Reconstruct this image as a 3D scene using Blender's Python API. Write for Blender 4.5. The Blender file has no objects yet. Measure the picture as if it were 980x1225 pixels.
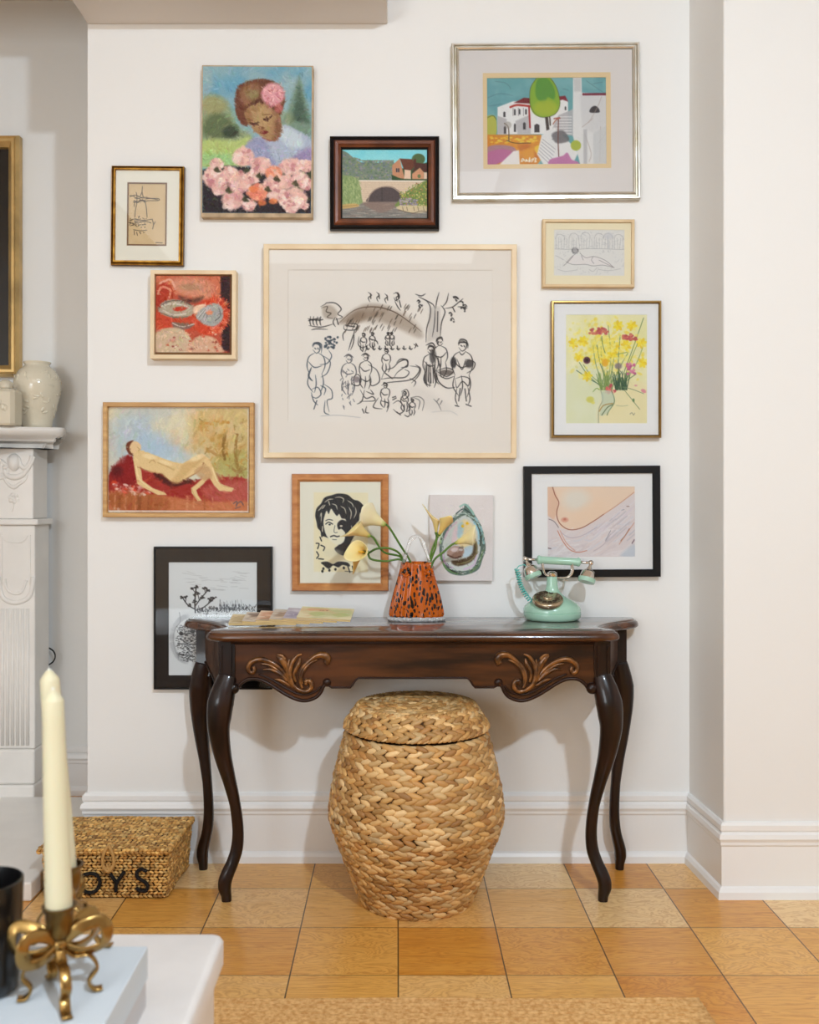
import bpy, math, random
import numpy as np
from mathutils import Vector, Matrix
C = bpy.context.scene.collection
PI = math.pi
R = random.Random(7)
FP, CX, CY, CH, WD = 1160.0, 475.0, 598.0, 1.15, 3.09   # focal length in px, vanishing point, eye height, wall distance

def W(px, py, D):
    """point of the place seen at a pixel, D metres in front of the lens"""
    return Vector(((px-CX)*D/FP, D-WD, CH-(py-CY)*D/FP))

def lin(c):
    c = np.asarray(c, dtype=float)/255.0
    return np.where(c <= 0.04045, c/12.92, ((c+0.055)/1.055)**2.4)

# ------------------------------------------------------------------ materials
def newmat(name):
    m = bpy.data.materials.new(name); m.use_nodes = True
    nt = m.node_tree; b = nt.nodes['Principled BSDF']
    return m, nt, b
def N(nt, t, **kw):
    n = nt.nodes.new(t)
    for k, v in kw.items():
        if k in n.inputs.keys() if isinstance(k, str) else False: n.inputs[k].default_value = v
        else: setattr(n, k, v)
    return n
def rgb(c): l = lin(c); return (float(l[0]), float(l[1]), float(l[2]), 1)
def plain(name, c, rough=.5, metal=0, bump=0, bscale=60, var=.0, vscale=8, coat=0, trans=0, spec=.5, stretch=(1,1,1), sss=0, c2=None, ior=1.45, cior=1.5):
    m, nt, b = newmat(name); L = nt.links
    b.inputs['Base Color'].default_value = rgb(c)
    b.inputs['Roughness'].default_value = rough
    b.inputs['Metallic'].default_value = metal
    b.inputs['Coat Weight'].default_value = coat
    b.inputs['Coat Roughness'].default_value = .08; b.inputs['Coat IOR'].default_value = cior
    b.inputs['Transmission Weight'].default_value = trans
    b.inputs['Specular IOR Level'].default_value = spec
    b.inputs['IOR'].default_value = ior
    if sss:
        b.inputs['Subsurface Weight'].default_value = sss
        b.inputs['Subsurface Scale'].default_value = .01
    tc = N(nt, 'ShaderNodeTexCoord'); mp = N(nt, 'ShaderNodeMapping'); mp.inputs['Scale'].default_value = stretch
    L.new(tc.outputs['Object'], mp.inputs['Vector'])
    if var or c2:
        no = N(nt, 'ShaderNodeTexNoise'); no.inputs['Scale'].default_value = vscale; no.inputs['Detail'].default_value = 6
        L.new(mp.outputs[0], no.inputs['Vector'])
        cr = N(nt, 'ShaderNodeValToRGB'); L.new(no.outputs['Fac'], cr.inputs['Fac'])
        c = np.array(c, float)
        lo = c*(1-var) if c2 is None else np.array(c2, float); hi = np.minimum(c*(1+var), 255)
        cr.color_ramp.elements[0].position = .35; cr.color_ramp.elements[1].position = .65
        cr.color_ramp.elements[0].color = rgb(lo); cr.color_ramp.elements[1].color = rgb(hi)
        L.new(cr.outputs[0], b.inputs['Base Color'])
    if bump:
        nb = N(nt, 'ShaderNodeTexNoise'); nb.inputs['Scale'].default_value = bscale; nb.inputs['Detail'].default_value = 4
        L.new(mp.outputs[0], nb.inputs['Vector'])
        bp = N(nt, 'ShaderNodeBump'); bp.inputs['Strength'].default_value = bump; bp.inputs['Distance'].default_value = .002
        L.new(nb.outputs['Fac'], bp.inputs['Height']); L.new(bp.outputs[0], b.inputs['Normal'])
    return m
def attrmat(name, rough=.7, bump=0, bscale=200, coat=0, spec=.5):
    m, nt, b = newmat(name); L = nt.links; b.inputs['Specular IOR Level'].default_value = spec
    a = N(nt, 'ShaderNodeAttribute'); a.attribute_name = 'Col'
    L.new(a.outputs['Color'], b.inputs['Base Color'])
    b.inputs['Roughness'].default_value = rough; b.inputs['Coat Weight'].default_value = coat
    if bump:
        nb = N(nt, 'ShaderNodeTexNoise'); nb.inputs['Scale'].default_value = bscale; nb.inputs['Detail'].default_value = 4
        tc = N(nt, 'ShaderNodeTexCoord'); L.new(tc.outputs['Object'], nb.inputs['Vector'])
        bp = N(nt, 'ShaderNodeBump'); bp.inputs['Strength'].default_value = bump; bp.inputs['Distance'].default_value = .001
        L.new(nb.outputs['Fac'], bp.inputs['Height']); L.new(bp.outputs[0], b.inputs['Normal'])
    return m
def glassmat(name, tint=(255,255,255), refl=.05):
    m = bpy.data.materials.new(name); m.use_nodes = True; nt = m.node_tree; nt.nodes.clear(); L = nt.links
    o = N(nt, 'ShaderNodeOutputMaterial'); t = N(nt, 'ShaderNodeBsdfTransparent'); g = N(nt, 'ShaderNodeBsdfGlossy')
    t.inputs[0].default_value = rgb(tint); g.inputs['Roughness'].default_value = .02
    f = N(nt, 'ShaderNodeFresnel'); f.inputs[0].default_value = 1.45
    mx = N(nt, 'ShaderNodeMixShader'); L.new(f.outputs[0], mx.inputs[0]); L.new(t.outputs[0], mx.inputs[1]); L.new(g.outputs[0], mx.inputs[2])
    L.new(mx.outputs[0], o.inputs[0]); return m

M = {}
M['wall'] = plain('wall_paint', (240,238,235), .6, bump=.12, bscale=45)
M['trimw'] = plain('trim_paint', (243,241,239), .35, bump=.03, bscale=30)
M['ceil'] = plain('ceiling_paint', (226,219,213), .7)
M['tan'] = plain('alcove_paint', (226,214,196), .6, bump=.1, bscale=40)
M['marble'] = plain('carved_white_stone', (240,234,227), .35, bump=.1, bscale=25, var=.02, vscale=5)
M['walnut'] = plain('dark_walnut', (64,38,25), .28, var=.35, vscale=5, stretch=(1,6,9), coat=1, cior=2.1)
M['walnut_leg'] = plain('dark_walnut_leg', (32,17,12), .3, var=.3, vscale=6, stretch=(4,4,1), coat=.25, spec=.3)
M['apron'] = plain('reddish_walnut', (92,52,26), .3, c2=(34,18,12), vscale=3, stretch=(1.2,6,9), coat=.2, spec=.3)
M['apron_side'] = plain('side_walnut_sheen', (84,62,50), .3, var=.2, vscale=6, stretch=(3,3,1), coat=.6)  # greyed, lighter walnut: sheen on the side panels put into the colour
M['carve'] = plain('gilt_walnut_carving', (150,98,48), .28, c2=(66,38,18), vscale=45, coat=.6, metal=.35)
M['edge'] = plain('moulded_walnut_edge', (96,54,26), .25, c2=(52,28,16), vscale=6, stretch=(1,6,6), coat=.5)
M['bead'] = plain('dark_moulding', (46,25,15), .35, spec=.3)
M['gold'] = plain('antique_gold_leaf', (196,148,62), .35, metal=.75, c2=(150,100,32), vscale=40, bump=.3, bscale=200)
M['golddk'] = plain('dark_gold', (110,72,26), .45, metal=.6, c2=(70,44,16), vscale=60)
M['champ'] = plain('champagne_gold', (200,168,112), .35, metal=.7, var=.1)
M['silver'] = plain('aged_silver_leaf', (208,204,196), .32, metal=.75, c2=(180,168,140), vscale=14)
M['silverlt'] = plain('silver_leaf_ridge', (226,222,212), .25, metal=.8, var=.05)
M['maple'] = plain('pale_maple', (240,218,182), .45, c2=(228,200,160), vscale=8, stretch=(1,1,1.0))
M['oakf'] = plain('honey_oak', (214,170,108), .45, c2=(190,142,84), vscale=9, stretch=(1,3,8))
M['orange'] = plain('orange_cedar', (206,142,80), .4, c2=(176,106,50), vscale=8, stretch=(2,2,6))
M['palew'] = plain('blond_wood', (226,200,158), .5, c2=(214,184,140), vscale=10)
M['copper'] = plain('copper_brown_wood', (128,70,42), .35, c2=(92,48,30), vscale=12, coat=.4)
M['blackw'] = plain('black_painted_wood', (22,18,18), .4, var=.1, spec=.3)
M['blacklac'] = plain('black_frame_satin', (16,15,16), .5, var=.05, spec=.3)
M['mat_w'] = plain('white_mat_board', (242,239,236), .8)
M['mat_g'] = plain('pale_grey_mat_board', (228,219,213), .8)
M['mat_c'] = plain('cream_mat_board', (240,232,214), .85)
M['mat_y'] = plain('buttery_mat_board', (246,232,198), .85)
M['mat_tan'] = plain('tan_mat_bevel', (232,204,158), .85)
M['mat_k'] = plain('dark_brown_mat_board', (34,28,26), .7, spec=.1)
M['mat_br'] = plain('brown_mat_bevel', (128,90,54), .8)
M['linen'] = plain('raw_canvas', (190,166,136), .9, bump=.5, bscale=400, var=.08, vscale=30)
M['canvasw'] = plain('primed_canvas', (232,226,222), .85, bump=.3, bscale=400)
M['paint'] = attrmat('oil_paint', .6, bump=.5, bscale=160, spec=.15)
M['ink'] = attrmat('ink_on_paper', .9, spec=.1)
M['glass'] = glassmat('picture_glass')
M['mirror'] = plain('dark_mirror_glass', (14,10,9), .12, var=.4, vscale=3, coat=.6)  # near-black base stands in for the dark room it would reflect
M['brass'] = plain('polished_brass', (158,126,74), .24, metal=.95)
M['brassd'] = plain('antique_brass', (132,104,56), .28, metal=.95, c2=(90,66,34), vscale=30)
M['chrome'] = plain('chrome', (225,220,214), .08, metal=1)
M['mint'] = plain('mint_enamel', (166,206,184), .22, coat=.5)
M['teal'] = plain('teal_cord', (110,196,186), .4)
M['dial'] = plain('aged_nickel_dial', (190,174,148), .25, metal=.9)
M['dialdk'] = plain('dark_dial_hole', (74,60,44), .5, metal=.4)
M['wax'] = plain('ivory_wax', (218,209,176), .45, sss=.1)
M['wick'] = plain('white_wick', (240,238,230), .8)
M['blackglass'] = plain('black_glass_jar', (12,11,12), .3, coat=.3)
M['boxblue'] = plain('pale_grey_blue_board', (205,213,220), .6)
M['boxside'] = plain('grey_board_edge', (196,192,192), .6)
M['whitelac'] = plain('white_lacquer', (236,231,228), .35, var=.015, vscale=10)
M['cream'] = plain('cream_glazed_ceramic', (234,222,198), .18, coat=.6, bump=.8, bscale=60)
M['creamlt'] = plain('pale_ceramic', (222,210,186), .3, coat=.4)
M['jute'] = plain('jute_rug', (236,190,128), .9, bump=1, bscale=260, c2=(206,150,86), vscale=90)
M['petal'] = None
M['stem'] = plain('green_stem', (98,134,54), .4, c2=(66,104,38), vscale=20)
M['stemlt'] = plain('yellow_green_throat', (170,180,86), .45)
M['spadix'] = plain('yellow_spadix', (230,180,60), .7)
M['clear'] = plain('clear_glass', (255,255,255), .08, trans=.85, ior=1.45, coat=.5)
M['clearfoot'] = plain('clear_beaded_glass', (236,236,236), .06, trans=.5, ior=1.45, coat=1)
M['black'] = plain('black_rubber', (18,18,18), .5)
M['yarn'] = plain('black_yarn', (24,20,18), .9, bump=.8, bscale=400)
M['gapshade'] = plain('straw_gap_shade', (84,56,28), .9)  # dark backing: shade between the woven strands put into its colour
M['weave'] = attrmat('dried_hyacinth', .5, bump=.5, bscale=180)
M['seagrass'] = attrmat('seagrass', .6, bump=.6, bscale=300)
M['paper_e'] = plain('paper_edges', (226,196,140), .8, c2=(206,172,112), vscale=40, stretch=(1,1,30))
M['mattblack'] = plain('matt_black', (22,20,18), .9)

# wood parquet: 262 mm squares, colour and grain differing square to square
def floor_mat():
    m, nt, b = newmat('oak_parquet'); L = nt.links
    def mth(op, a, c=None, d=None):
        n = N(nt, 'ShaderNodeMath'); n.operation = op
        for i, v in enumerate((a, c, d)):
            if v is None: continue
            if isinstance(v, (int, float)): n.inputs[i].default_value = v
            else: L.new(v, n.inputs[i])
        return n.outputs[0]
    tc = N(nt, 'ShaderNodeTexCoord'); sp = N(nt, 'ShaderNodeSeparateXYZ'); L.new(tc.outputs['Object'], sp.inputs[0])
    T = .262
    u = mth('DIVIDE', mth('SUBTRACT', sp.outputs[0], .003), T); v = mth('DIVIDE', mth('ADD', sp.outputs[1], .221), T)
    fu, fv = mth('FLOOR', u), mth('FLOOR', v)
    cb = N(nt, 'ShaderNodeCombineXYZ'); L.new(fu, cb.inputs[0]); L.new(fv, cb.inputs[1])
    wn = N(nt, 'ShaderNodeTexWhiteNoise'); wn.noise_dimensions = '2D'; L.new(cb.outputs[0], wn.inputs['Vector'])
    par = mth('MODULO', mth('ABSOLUTE', mth('ADD', fu, fv)), 2.0)
    # grain
    def grain(sx, sy, scale):
        mp = N(nt, 'ShaderNodeMapping'); mp.inputs['Scale'].default_value = (sx, sy, 1)
        add = N(nt, 'ShaderNodeVectorMath'); add.operation = 'ADD'
        ml = N(nt, 'ShaderNodeVectorMath'); ml.operation = 'SCALE'; L.new(wn.outputs['Color'], ml.inputs[0]); ml.inputs['Scale'].default_value = 9
        L.new(tc.outputs['Object'], add.inputs[0]); L.new(ml.outputs[0], add.inputs[1]); L.new(add.outputs[0], mp.inputs[0])
        n = N(nt, 'ShaderNodeTexNoise'); n.inputs['Scale'].default_value = scale; n.inputs['Detail'].default_value = 5; n.inputs['Distortion'].default_value = .9
        L.new(mp.outputs[0], n.inputs['Vector']); return n.outputs['Fac']
    g1, g2 = grain(1, 11, 3.5), grain(3.4, 8, 2.6)
    mx = N(nt, 'ShaderNodeMix'); mx.data_type = 'FLOAT'
    L.new(par, mx.inputs['Factor']); L.new(g1, mx.inputs[2]); L.new(g2, mx.inputs[3])
    g = mx.outputs[0]
    rings = mth('ABSOLUTE', mth('SINE', mth('MULTIPLY', g, 34.0)))
    cr = N(nt, 'ShaderNodeValToRGB'); L.new(mth('ADD', mth('MULTIPLY', wn.outputs['Value'], .75), mth('MULTIPLY', g, .25)), cr.inputs[0])
    e = cr.color_ramp.elements; e[0].position = .1; e[0].color = rgb((220,144,44)); e[1].position = .9; e[1].color = rgb((250,214,156))
    x = cr.color_ramp.elements.new(.45); x.color = rgb((240,182,92))
    dk = N(nt, 'ShaderNodeMix'); dk.data_type = 'RGBA'; dk.blend_type = 'MULTIPLY'
    L.new(mth('MULTIPLY', mth('SUBTRACT', 1.0, rings), .5), dk.inputs[0]); L.new(cr.outputs[0], dk.inputs[6]); dk.inputs[7].default_value = rgb((196,150,104))
    # joints
    du = mth('ABSOLUTE', mth('SUBTRACT', mth('FRACT', u), .5)); dv = mth('ABSOLUTE', mth('SUBTRACT', mth('FRACT', v), .5))
    ju = mth('GREATER_THAN', du, .4935); jv = mth('GREATER_THAN', dv, .494)
    j = mth('MAXIMUM', mth('MULTIPLY', ju, .9), mth('MULTIPLY', jv, .7))
    jm = N(nt, 'ShaderNodeMix'); jm.data_type = 'RGBA'; L.new(j, jm.inputs[0]); L.new(dk.outputs[2], jm.inputs[6]); jm.inputs[7].default_value = rgb((50,28,14))
    L.new(jm.outputs[2], b.inputs['Base Color'])
    b.inputs['Roughness'].default_value = .32; b.inputs['Coat Weight'].default_value = .25; b.inputs['Coat Roughness'].default_value = .2
    bp = N(nt, 'ShaderNodeBump'); bp.inputs['Strength'].default_value = .25; bp.inputs['Distance'].default_value = .001
    L.new(mth('SUBTRACT', mth('MULTIPLY', g, .3), j), bp.inputs['Height']); L.new(bp.outputs[0], b.inputs['Normal'])
    return m
M['floor'] = floor_mat()

def petal_mat():
    m, nt, b = newmat('calla_petal'); L = nt.links
    a = N(nt, 'ShaderNodeAttribute'); a.attribute_name = 'Col'; L.new(a.outputs['Color'], b.inputs['Base Color'])
    b.inputs['Roughness'].default_value = .45; b.inputs['Subsurface Weight'].default_value = .2; b.inputs['Subsurface Scale'].default_value = .01
    return m
M['petal'] = petal_mat()

def amber_mat():
    m, nt, b = newmat('tortoiseshell_glass'); L = nt.links
    tc = N(nt, 'ShaderNodeTexCoord'); mp = N(nt, 'ShaderNodeMapping'); mp.inputs['Scale'].default_value = (1.25, .8, .62)
    L.new(tc.outputs['Object'], mp.inputs[0])
    no = N(nt, 'ShaderNodeTexNoise'); no.inputs['Scale'].default_value = 30; no.inputs['Detail'].default_value = 1
    sc = N(nt, 'ShaderNodeVectorMath'); sc.operation = 'SCALE'; sc.inputs['Scale'].default_value = .02
    ad = N(nt, 'ShaderNodeVectorMath'); ad.operation = 'ADD'
    L.new(mp.outputs[0], no.inputs['Vector']); L.new(no.outputs['Color'], sc.inputs[0]); L.new(sc.outputs[0], ad.inputs[0]); L.new(mp.outputs[0], ad.inputs[1])
    vo = N(nt, 'ShaderNodeTexVoronoi'); vo.inputs['Scale'].default_value = 85; L.new(ad.outputs[0], vo.inputs['Vector'])
    n2 = N(nt, 'ShaderNodeTexNoise'); n2.inputs['Scale'].default_value = 22; L.new(tc.outputs['Object'], n2.inputs['Vector'])
    sub = N(nt, 'ShaderNodeMath'); sub.operation = 'MULTIPLY_ADD'; L.new(n2.outputs['Fac'], sub.inputs[0]); sub.inputs[1].default_value = -.95; sub.inputs[2].default_value = .86
    lt = N(nt, 'ShaderNodeMath'); lt.operation = 'LESS_THAN'; L.new(vo.outputs['Distance'], lt.inputs[0]); L.new(sub.outputs[0], lt.inputs[1])
    cr = N(nt, 'ShaderNodeMix'); cr.data_type = 'RGBA'
    L.new(lt.outputs[0], cr.inputs[0]); cr.inputs[6].default_value = rgb((222,104,0)); cr.inputs[7].default_value = rgb((20,10,8))
    L.new(cr.outputs[2], b.inputs['Base Color'])
    b.inputs['Roughness'].default_value = .12; b.inputs['Coat Weight'].default_value = .5; b.inputs['Coat Roughness'].default_value = .03; b.inputs['Specular IOR Level'].default_value = .3
    iv = N(nt, 'ShaderNodeMath'); iv.operation = 'MULTIPLY_ADD'; L.new(lt.outputs[0], iv.inputs[0]); iv.inputs[1].default_value = -.35; iv.inputs[2].default_value = .35
    L.new(iv.outputs[0], b.inputs['Transmission Weight'])
    return m
M['amber'] = amber_mat()

# ------------------------------------------------------------------ mesh building
SCALE_ON = [False]
class MB:
    def __init__(s): s.v, s.f, s.m, s.c = [], [], [], []
    def add(s, vs, fs, mi=0, col=None):
        o = len(s.v); s.v += [tuple(v) for v in vs]; s.f += [tuple(o+i for i in f) for f in fs]; s.m += [mi]*len(fs)
        if col is not None: s.c += [col]*len(vs)
    def box(s, x0, x1, y0, y1, z0, z1, mi=0):
        s.add([(x0,y0,z0),(x1,y0,z0),(x1,y1,z0),(x0,y1,z0),(x0,y0,z1),(x1,y0,z1),(x1,y1,z1),(x0,y1,z1)],
              [(0,3,2,1),(4,5,6,7),(0,1,5,4),(1,2,6,5),(2,3,7,6),(3,0,4,7)], mi)
    def prism_xz(s, pts, y0, y1, mi=0):      # outline in x,z extruded along y
        n = len(pts); s.add([(p[0],y0,p[1]) for p in pts]+[(p[0],y1,p[1]) for p in pts],
              [tuple(range(n)), tuple(range(2*n-1,n-1,-1))]+[(i,i+n,(i+1)%n+n,(i+1)%n) for i in range(n)], mi)
    def prism_xy(s, pts, z0, z1, mi=0):
        n = len(pts); s.add([(p[0],p[1],z0) for p in pts]+[(p[0],p[1],z1) for p in pts],
              [tuple(range(n-1,-1,-1)), tuple(range(n,2*n))]+[(i,(i+1)%n,(i+1)%n+n,i+n) for i in range(n)], mi)
    def rings(s, rings, closed=True, caps=True, mi=0, cols=None):
        n = len(rings[0]); vs = [p for r in rings for p in r]; fs = []
        for a in range(len(rings)-1):
            for i in range(n if closed else n-1):
                j = (i+1) % n; fs.append((a*n+i, a*n+j, (a+1)*n+j, (a+1)*n+i))
        if caps: fs.append(tuple(range(n-1,-1,-1))); k = (len(rings)-1)*n; fs.append(tuple(range(k, k+n)))
        o = len(s.v); s.add(vs, fs, mi)
        if cols: s.c += cols
    def tube(s, path, rad, n=10, mi=0, caps=True, flat=1.0, up=None, closed=False, power=2.0, rot=0):
        P = [Vector(p) for p in path]; K = len(P)
        if isinstance(rad, (int, float)): rad = [rad]*K
        T = []
        for i in range(K):
            if closed: t = P[(i+1)%K]-P[i-1]
            else: t = P[min(i+1,K-1)]-P[max(i-1,0)]
            T.append(t.normalized())
        u = Vector(up) if up else (Vector((0,0,1)) if abs(T[0].z) < .9 else Vector((1,0,0)))
        rs = []
        for i in range(K):
            u = (u - T[i]*u.dot(T[i]))
            if u.length < 1e-6: u = Vector((1,0,0)) - T[i]*T[i].x
            u.normalize(); w = T[i].cross(u)
            ring = []
            for k in range(n):
                a = 2*PI*k/n + rot; ca, sa = math.cos(a), math.sin(a)
                if power != 2: ca = math.copysign(abs(ca)**(2/power), ca); sa = math.copysign(abs(sa)**(2/power), sa)
                ring.append(P[i] + u*(rad[i]*ca*flat) + w*(rad[i]*sa))
            rs.append(ring)
        if closed: rs.append(rs[0]); caps = False
        s.rings(rs, True, caps, mi)
    def lathe(s, prof, c=(0,0,0), n=32, mi=0, sx=1, sy=1, caps=True, rib=0, ribn=0, axis=None, power=2.0):
        rs = []
        X = Vector((1,0,0)); Y = Vector((0,1,0)); Z = Vector((0,0,1))
        if axis is not None:
            Z = Vector(axis).normalized(); X = Z.orthogonal().normalized(); Y = Z.cross(X)
        for r, z in prof:
            ring = []
            for k in range(n):
                a = 2*PI*k/n; q = r*(1+rib*math.cos(ribn*a)); ca, sa = math.cos(a), math.sin(a)
                if power != 2: ca = math.copysign(abs(ca)**(2/power), ca); sa = math.copysign(abs(sa)**(2/power), sa)
                ring.append(Vector(c) + X*(q*ca*sx) + Y*(q*sa*sy) + Z*z)
            rs.append(ring)
        s.rings(rs, True, caps, mi)
    def ellipsoid(s, c, ax, ay, az, nu=8, nv=5, mi=0, col=None):   # axes as vectors
        c = Vector(c); vs = [c+Vector(az)*-1]; fs = []
        for j in range(1, nv):
            t = -PI/2+PI*j/nv
            for k in range(nu):
                a = 2*PI*k/nu
                vs.append(c+Vector(ax)*(math.cos(t)*math.cos(a))+Vector(ay)*(math.cos(t)*math.sin(a))+Vector(az)*math.sin(t))
        vs.append(c+Vector(az)); e = len(vs)-1
        for k in range(nu):
            fs.append((0, 1+(k+1)%nu, 1+k)); fs.append((e, e-nu+k, e-nu+(k+1)%nu))
        for j in range(nv-2):
            for k in range(nu):
                a = 1+j*nu; fs.append((a+k, a+(k+1)%nu, a+nu+(k+1)%nu, a+nu+k))
        s.add(vs, fs, mi, col)
    def build(s, name, mats, parent=None, smooth=False, bevel=0, angle=None, seg=2):
        if SCALE_ON[0]: s.v = [tuple(SC(v)) for v in s.v]
        me = bpy.data.meshes.new(name)
        off = Vector((0,0,0))
        if parent is not None:
            q = parent
            while q is not None: off += q.location; q = q.parent
        me.from_pydata([(v[0]-off.x, v[1]-off.y, v[2]-off.z) for v in s.v], [], s.f)
        if not isinstance(mats, (list, tuple)): mats = [mats]
        for m in mats: me.materials.append(m if not isinstance(m, str) else M[m])
        if len(mats) > 1: me.polygons.foreach_set('material_index', s.m)
        if s.c:
            at = me.color_attributes.new('Col', 'FLOAT_COLOR', 'POINT')
            at.data.foreach_set('color', np.array([[*c[:3],1.0] for c in s.c], dtype=np.float32).ravel())
        if smooth: me.polygons.foreach_set('use_smooth', [True]*len(me.polygons))
        me.validate(); me.update()
        o = bpy.data.objects.new(name, me); C.objects.link(o)
        if parent is not None: o.parent = parent
        if smooth and angle:
            try: me.set_sharp_from_angle(angle=math.radians(angle))
            except Exception: pass
        if bevel:
            b = o.modifiers.new('bevel', 'BEVEL'); b.width = bevel; b.segments = seg; b.limit_method = 'ANGLE'
        return o
def tag(o, label=None, cat=None, group=None, kind=None):
    if label: o['label'] = label
    if cat: o['category'] = cat
    if group: o['group'] = group
    if kind: o['kind'] = kind
    return o
def thing(name, loc, label, cat, group=None):
    o = bpy.data.objects.new(name, None); C.objects.link(o); o.location = loc; o.empty_display_size = .05
    return tag(o, label, cat, group)
def crom(pts, k=6, closed=False):
    P = [Vector(p) if len(p) == 3 else Vector((p[0], p[1], 0)) for p in pts]; n = len(P); out = []
    rng = range(n) if closed else range(n-1)
    for i in rng:
        if closed: a, b, c, d = P[i-1], P[i], P[(i+1)%n], P[(i+2)%n]
        else: a, b, c, d = P[max(i-1,0)], P[i], P[i+1], P[min(i+2,n-1)]
        for j in range(k):
            t = j/k; out.append(.5*((2*b)+(c-a)*t+(2*a-5*b+4*c-d)*t*t+(3*b-a-3*c+d)*t**3))
    if not closed: out.append(P[-1])
    return out
def lerpl(vals, k):
    out = []
    for i in range(len(vals)-1):
        for j in range(k): out.append(vals[i]+(vals[i+1]-vals[i])*j/k)
    return out+[vals[-1]]

# ------------------------------------------------------------------ painting on a surface: colours laid on a fine grid of points
class Cv:
    def __init__(s, x0, y0, x1, y1, n, bg, seed=1):
        s.x0, s.y0, s.x1, s.y1 = x0, y0, x1, y1; s.W = n; s.H = max(2, int(round(n*(y1-y0)/(x1-x0)))); s.p = (x1-x0)/(s.W-1)
        xs = np.linspace(x0, x1, s.W); ys = np.linspace(y0, y1, s.H); s.X, s.Y = np.meshgrid(xs, ys)
        s.a = np.zeros((s.H, s.W, 3)); s.a[:] = bg; s.r = np.random.RandomState(seed)
    def bb(s, xa, ya, xb, yb):
        i0 = max(0, int((ya-s.y0)/s.p)-1); i1 = min(s.H, int((yb-s.y0)/s.p)+3); j0 = max(0, int((xa-s.x0)/s.p)-1); j1 = min(s.W, int((xb-s.x0)/s.p)+3)
        return slice(i0, max(i0,i1)), slice(j0, max(j0,j1))
    def blend(s, sl, m, col):
        m = np.clip(m, 0, 1)[..., None]; s.a[sl] = s.a[sl]*(1-m)+np.array(col, float)*m
    def line(s, pts, w, col, al=1.0, sm=True, taper=False):
        if sm and len(pts) > 2: P = [(q.x, q.y) for q in crom(pts, 5)]
        else: P = pts
        xs = [p[0] for p in P]; ys = [p[1] for p in P]; q = w/2+s.p
        sl = s.bb(min(xs)-q, min(ys)-q, max(xs)+q, max(ys)+q); X, Y = s.X[sl], s.Y[sl]
        if X.size == 0: return
        m = np.zeros(X.shape); n = len(P)-1
        for i in range(n):
            ax, ay = P[i]; bx, by = P[i+1]; dx, dy = bx-ax, by-ay; L = dx*dx+dy*dy+1e-9
            t = np.clip(((X-ax)*dx+(Y-ay)*dy)/L, 0, 1); d = np.hypot(X-ax-t*dx, Y-ay-t*dy)
            ww = w/2*(1-abs(2*(i+.5)/n-1)**2*.75 if taper else 1)
            m = np.maximum(m, np.clip((ww-d)/s.p+.5, 0, min(1, 2*ww/s.p)))
        s.blend(sl, m*al, col)
    def poly(s, pts, col, al=1.0, soft=0, sm=False):
        if sm: P = [(q.x, q.y) for q in crom(pts, 4, True)]
        else: P = pts
        q = soft+s.p; xs = [p[0] for p in P]; ys = [p[1] for p in P]
        sl = s.bb(min(xs)-q, min(ys)-q, max(xs)+q, max(ys)+q); X, Y = s.X[sl], s.Y[sl]
        if X.size == 0: return
        ins = np.zeros(X.shape, bool); D = np.full(X.shape, 1e9); n = len(P)
        for i in range(n):
            ax, ay = P[i]; bx, by = P[(i+1)%n]; dx, dy = bx-ax, by-ay
            if ay != by:
                c = ((ay > Y) != (by > Y)) & (X < (bx-ax)*(Y-ay)/(by-ay)+ax); ins ^= c
            t = np.clip(((X-ax)*dx+(Y-ay)*dy)/(dx*dx+dy*dy+1e-9), 0, 1); D = np.minimum(D, np.hypot(X-ax-t*dx, Y-ay-t*dy))
        sd = np.where(ins, D, -D); s.blend(sl, np.clip(sd/(s.p+soft)+.5, 0, 1)*al, col)
    def ell(s, cx, cy, rx, ry, col, al=1.0, soft=.15, ang=0):
        q = max(rx, ry)*(1+soft)+s.p; sl = s.bb(cx-q, cy-q, cx+q, cy+q); X, Y = s.X[sl]-cx, s.Y[sl]-cy
        if X.size == 0: return
        c, n = math.cos(ang), math.sin(ang); u, v = (X*c+Y*n)/rx, (-X*n+Y*c)/ry; d = np.sqrt(u*u+v*v)
        s.blend(sl, np.clip((1-d)/max(soft, s.p/min(rx, ry))+.5, 0, 1)*al, col)
    def noise(s, sc):
        h, w = int((s.y1-s.y0)/sc)+3, int((s.x1-s.x0)/sc)+3; g = s.r.rand(h, w)
        fx, fy = (s.X-s.x0)/sc, (s.Y-s.y0)/sc; ix, iy = fx.astype(int), fy.astype(int); tx, ty = fx-ix, fy-iy
        tx, ty = tx*tx*(3-2*tx), ty*ty*(3-2*ty)
        return (g[iy,ix]*(1-tx)+g[iy,ix+1]*tx)*(1-ty)+(g[iy+1,ix]*(1-tx)+g[iy+1,ix+1]*tx)*ty
    def wash(s, col, sc, thr=.5, gain=3, al=.5, box=None):
        m = np.clip((s.noise(sc)*.65+s.noise(sc*.4)*.35-thr)*gain+.5, 0, 1)*al
        if box:
            b = box; e = (b[2]-b[0])*.15
            m = m*np.clip((s.X-b[0])/e, 0, 1)*np.clip((b[2]-s.X)/e, 0, 1)*np.clip((s.Y-b[1])/e, 0, 1)*np.clip((b[3]-s.Y)/e, 0, 1)
        s.blend((slice(None), slice(None)), m, col)
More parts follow.
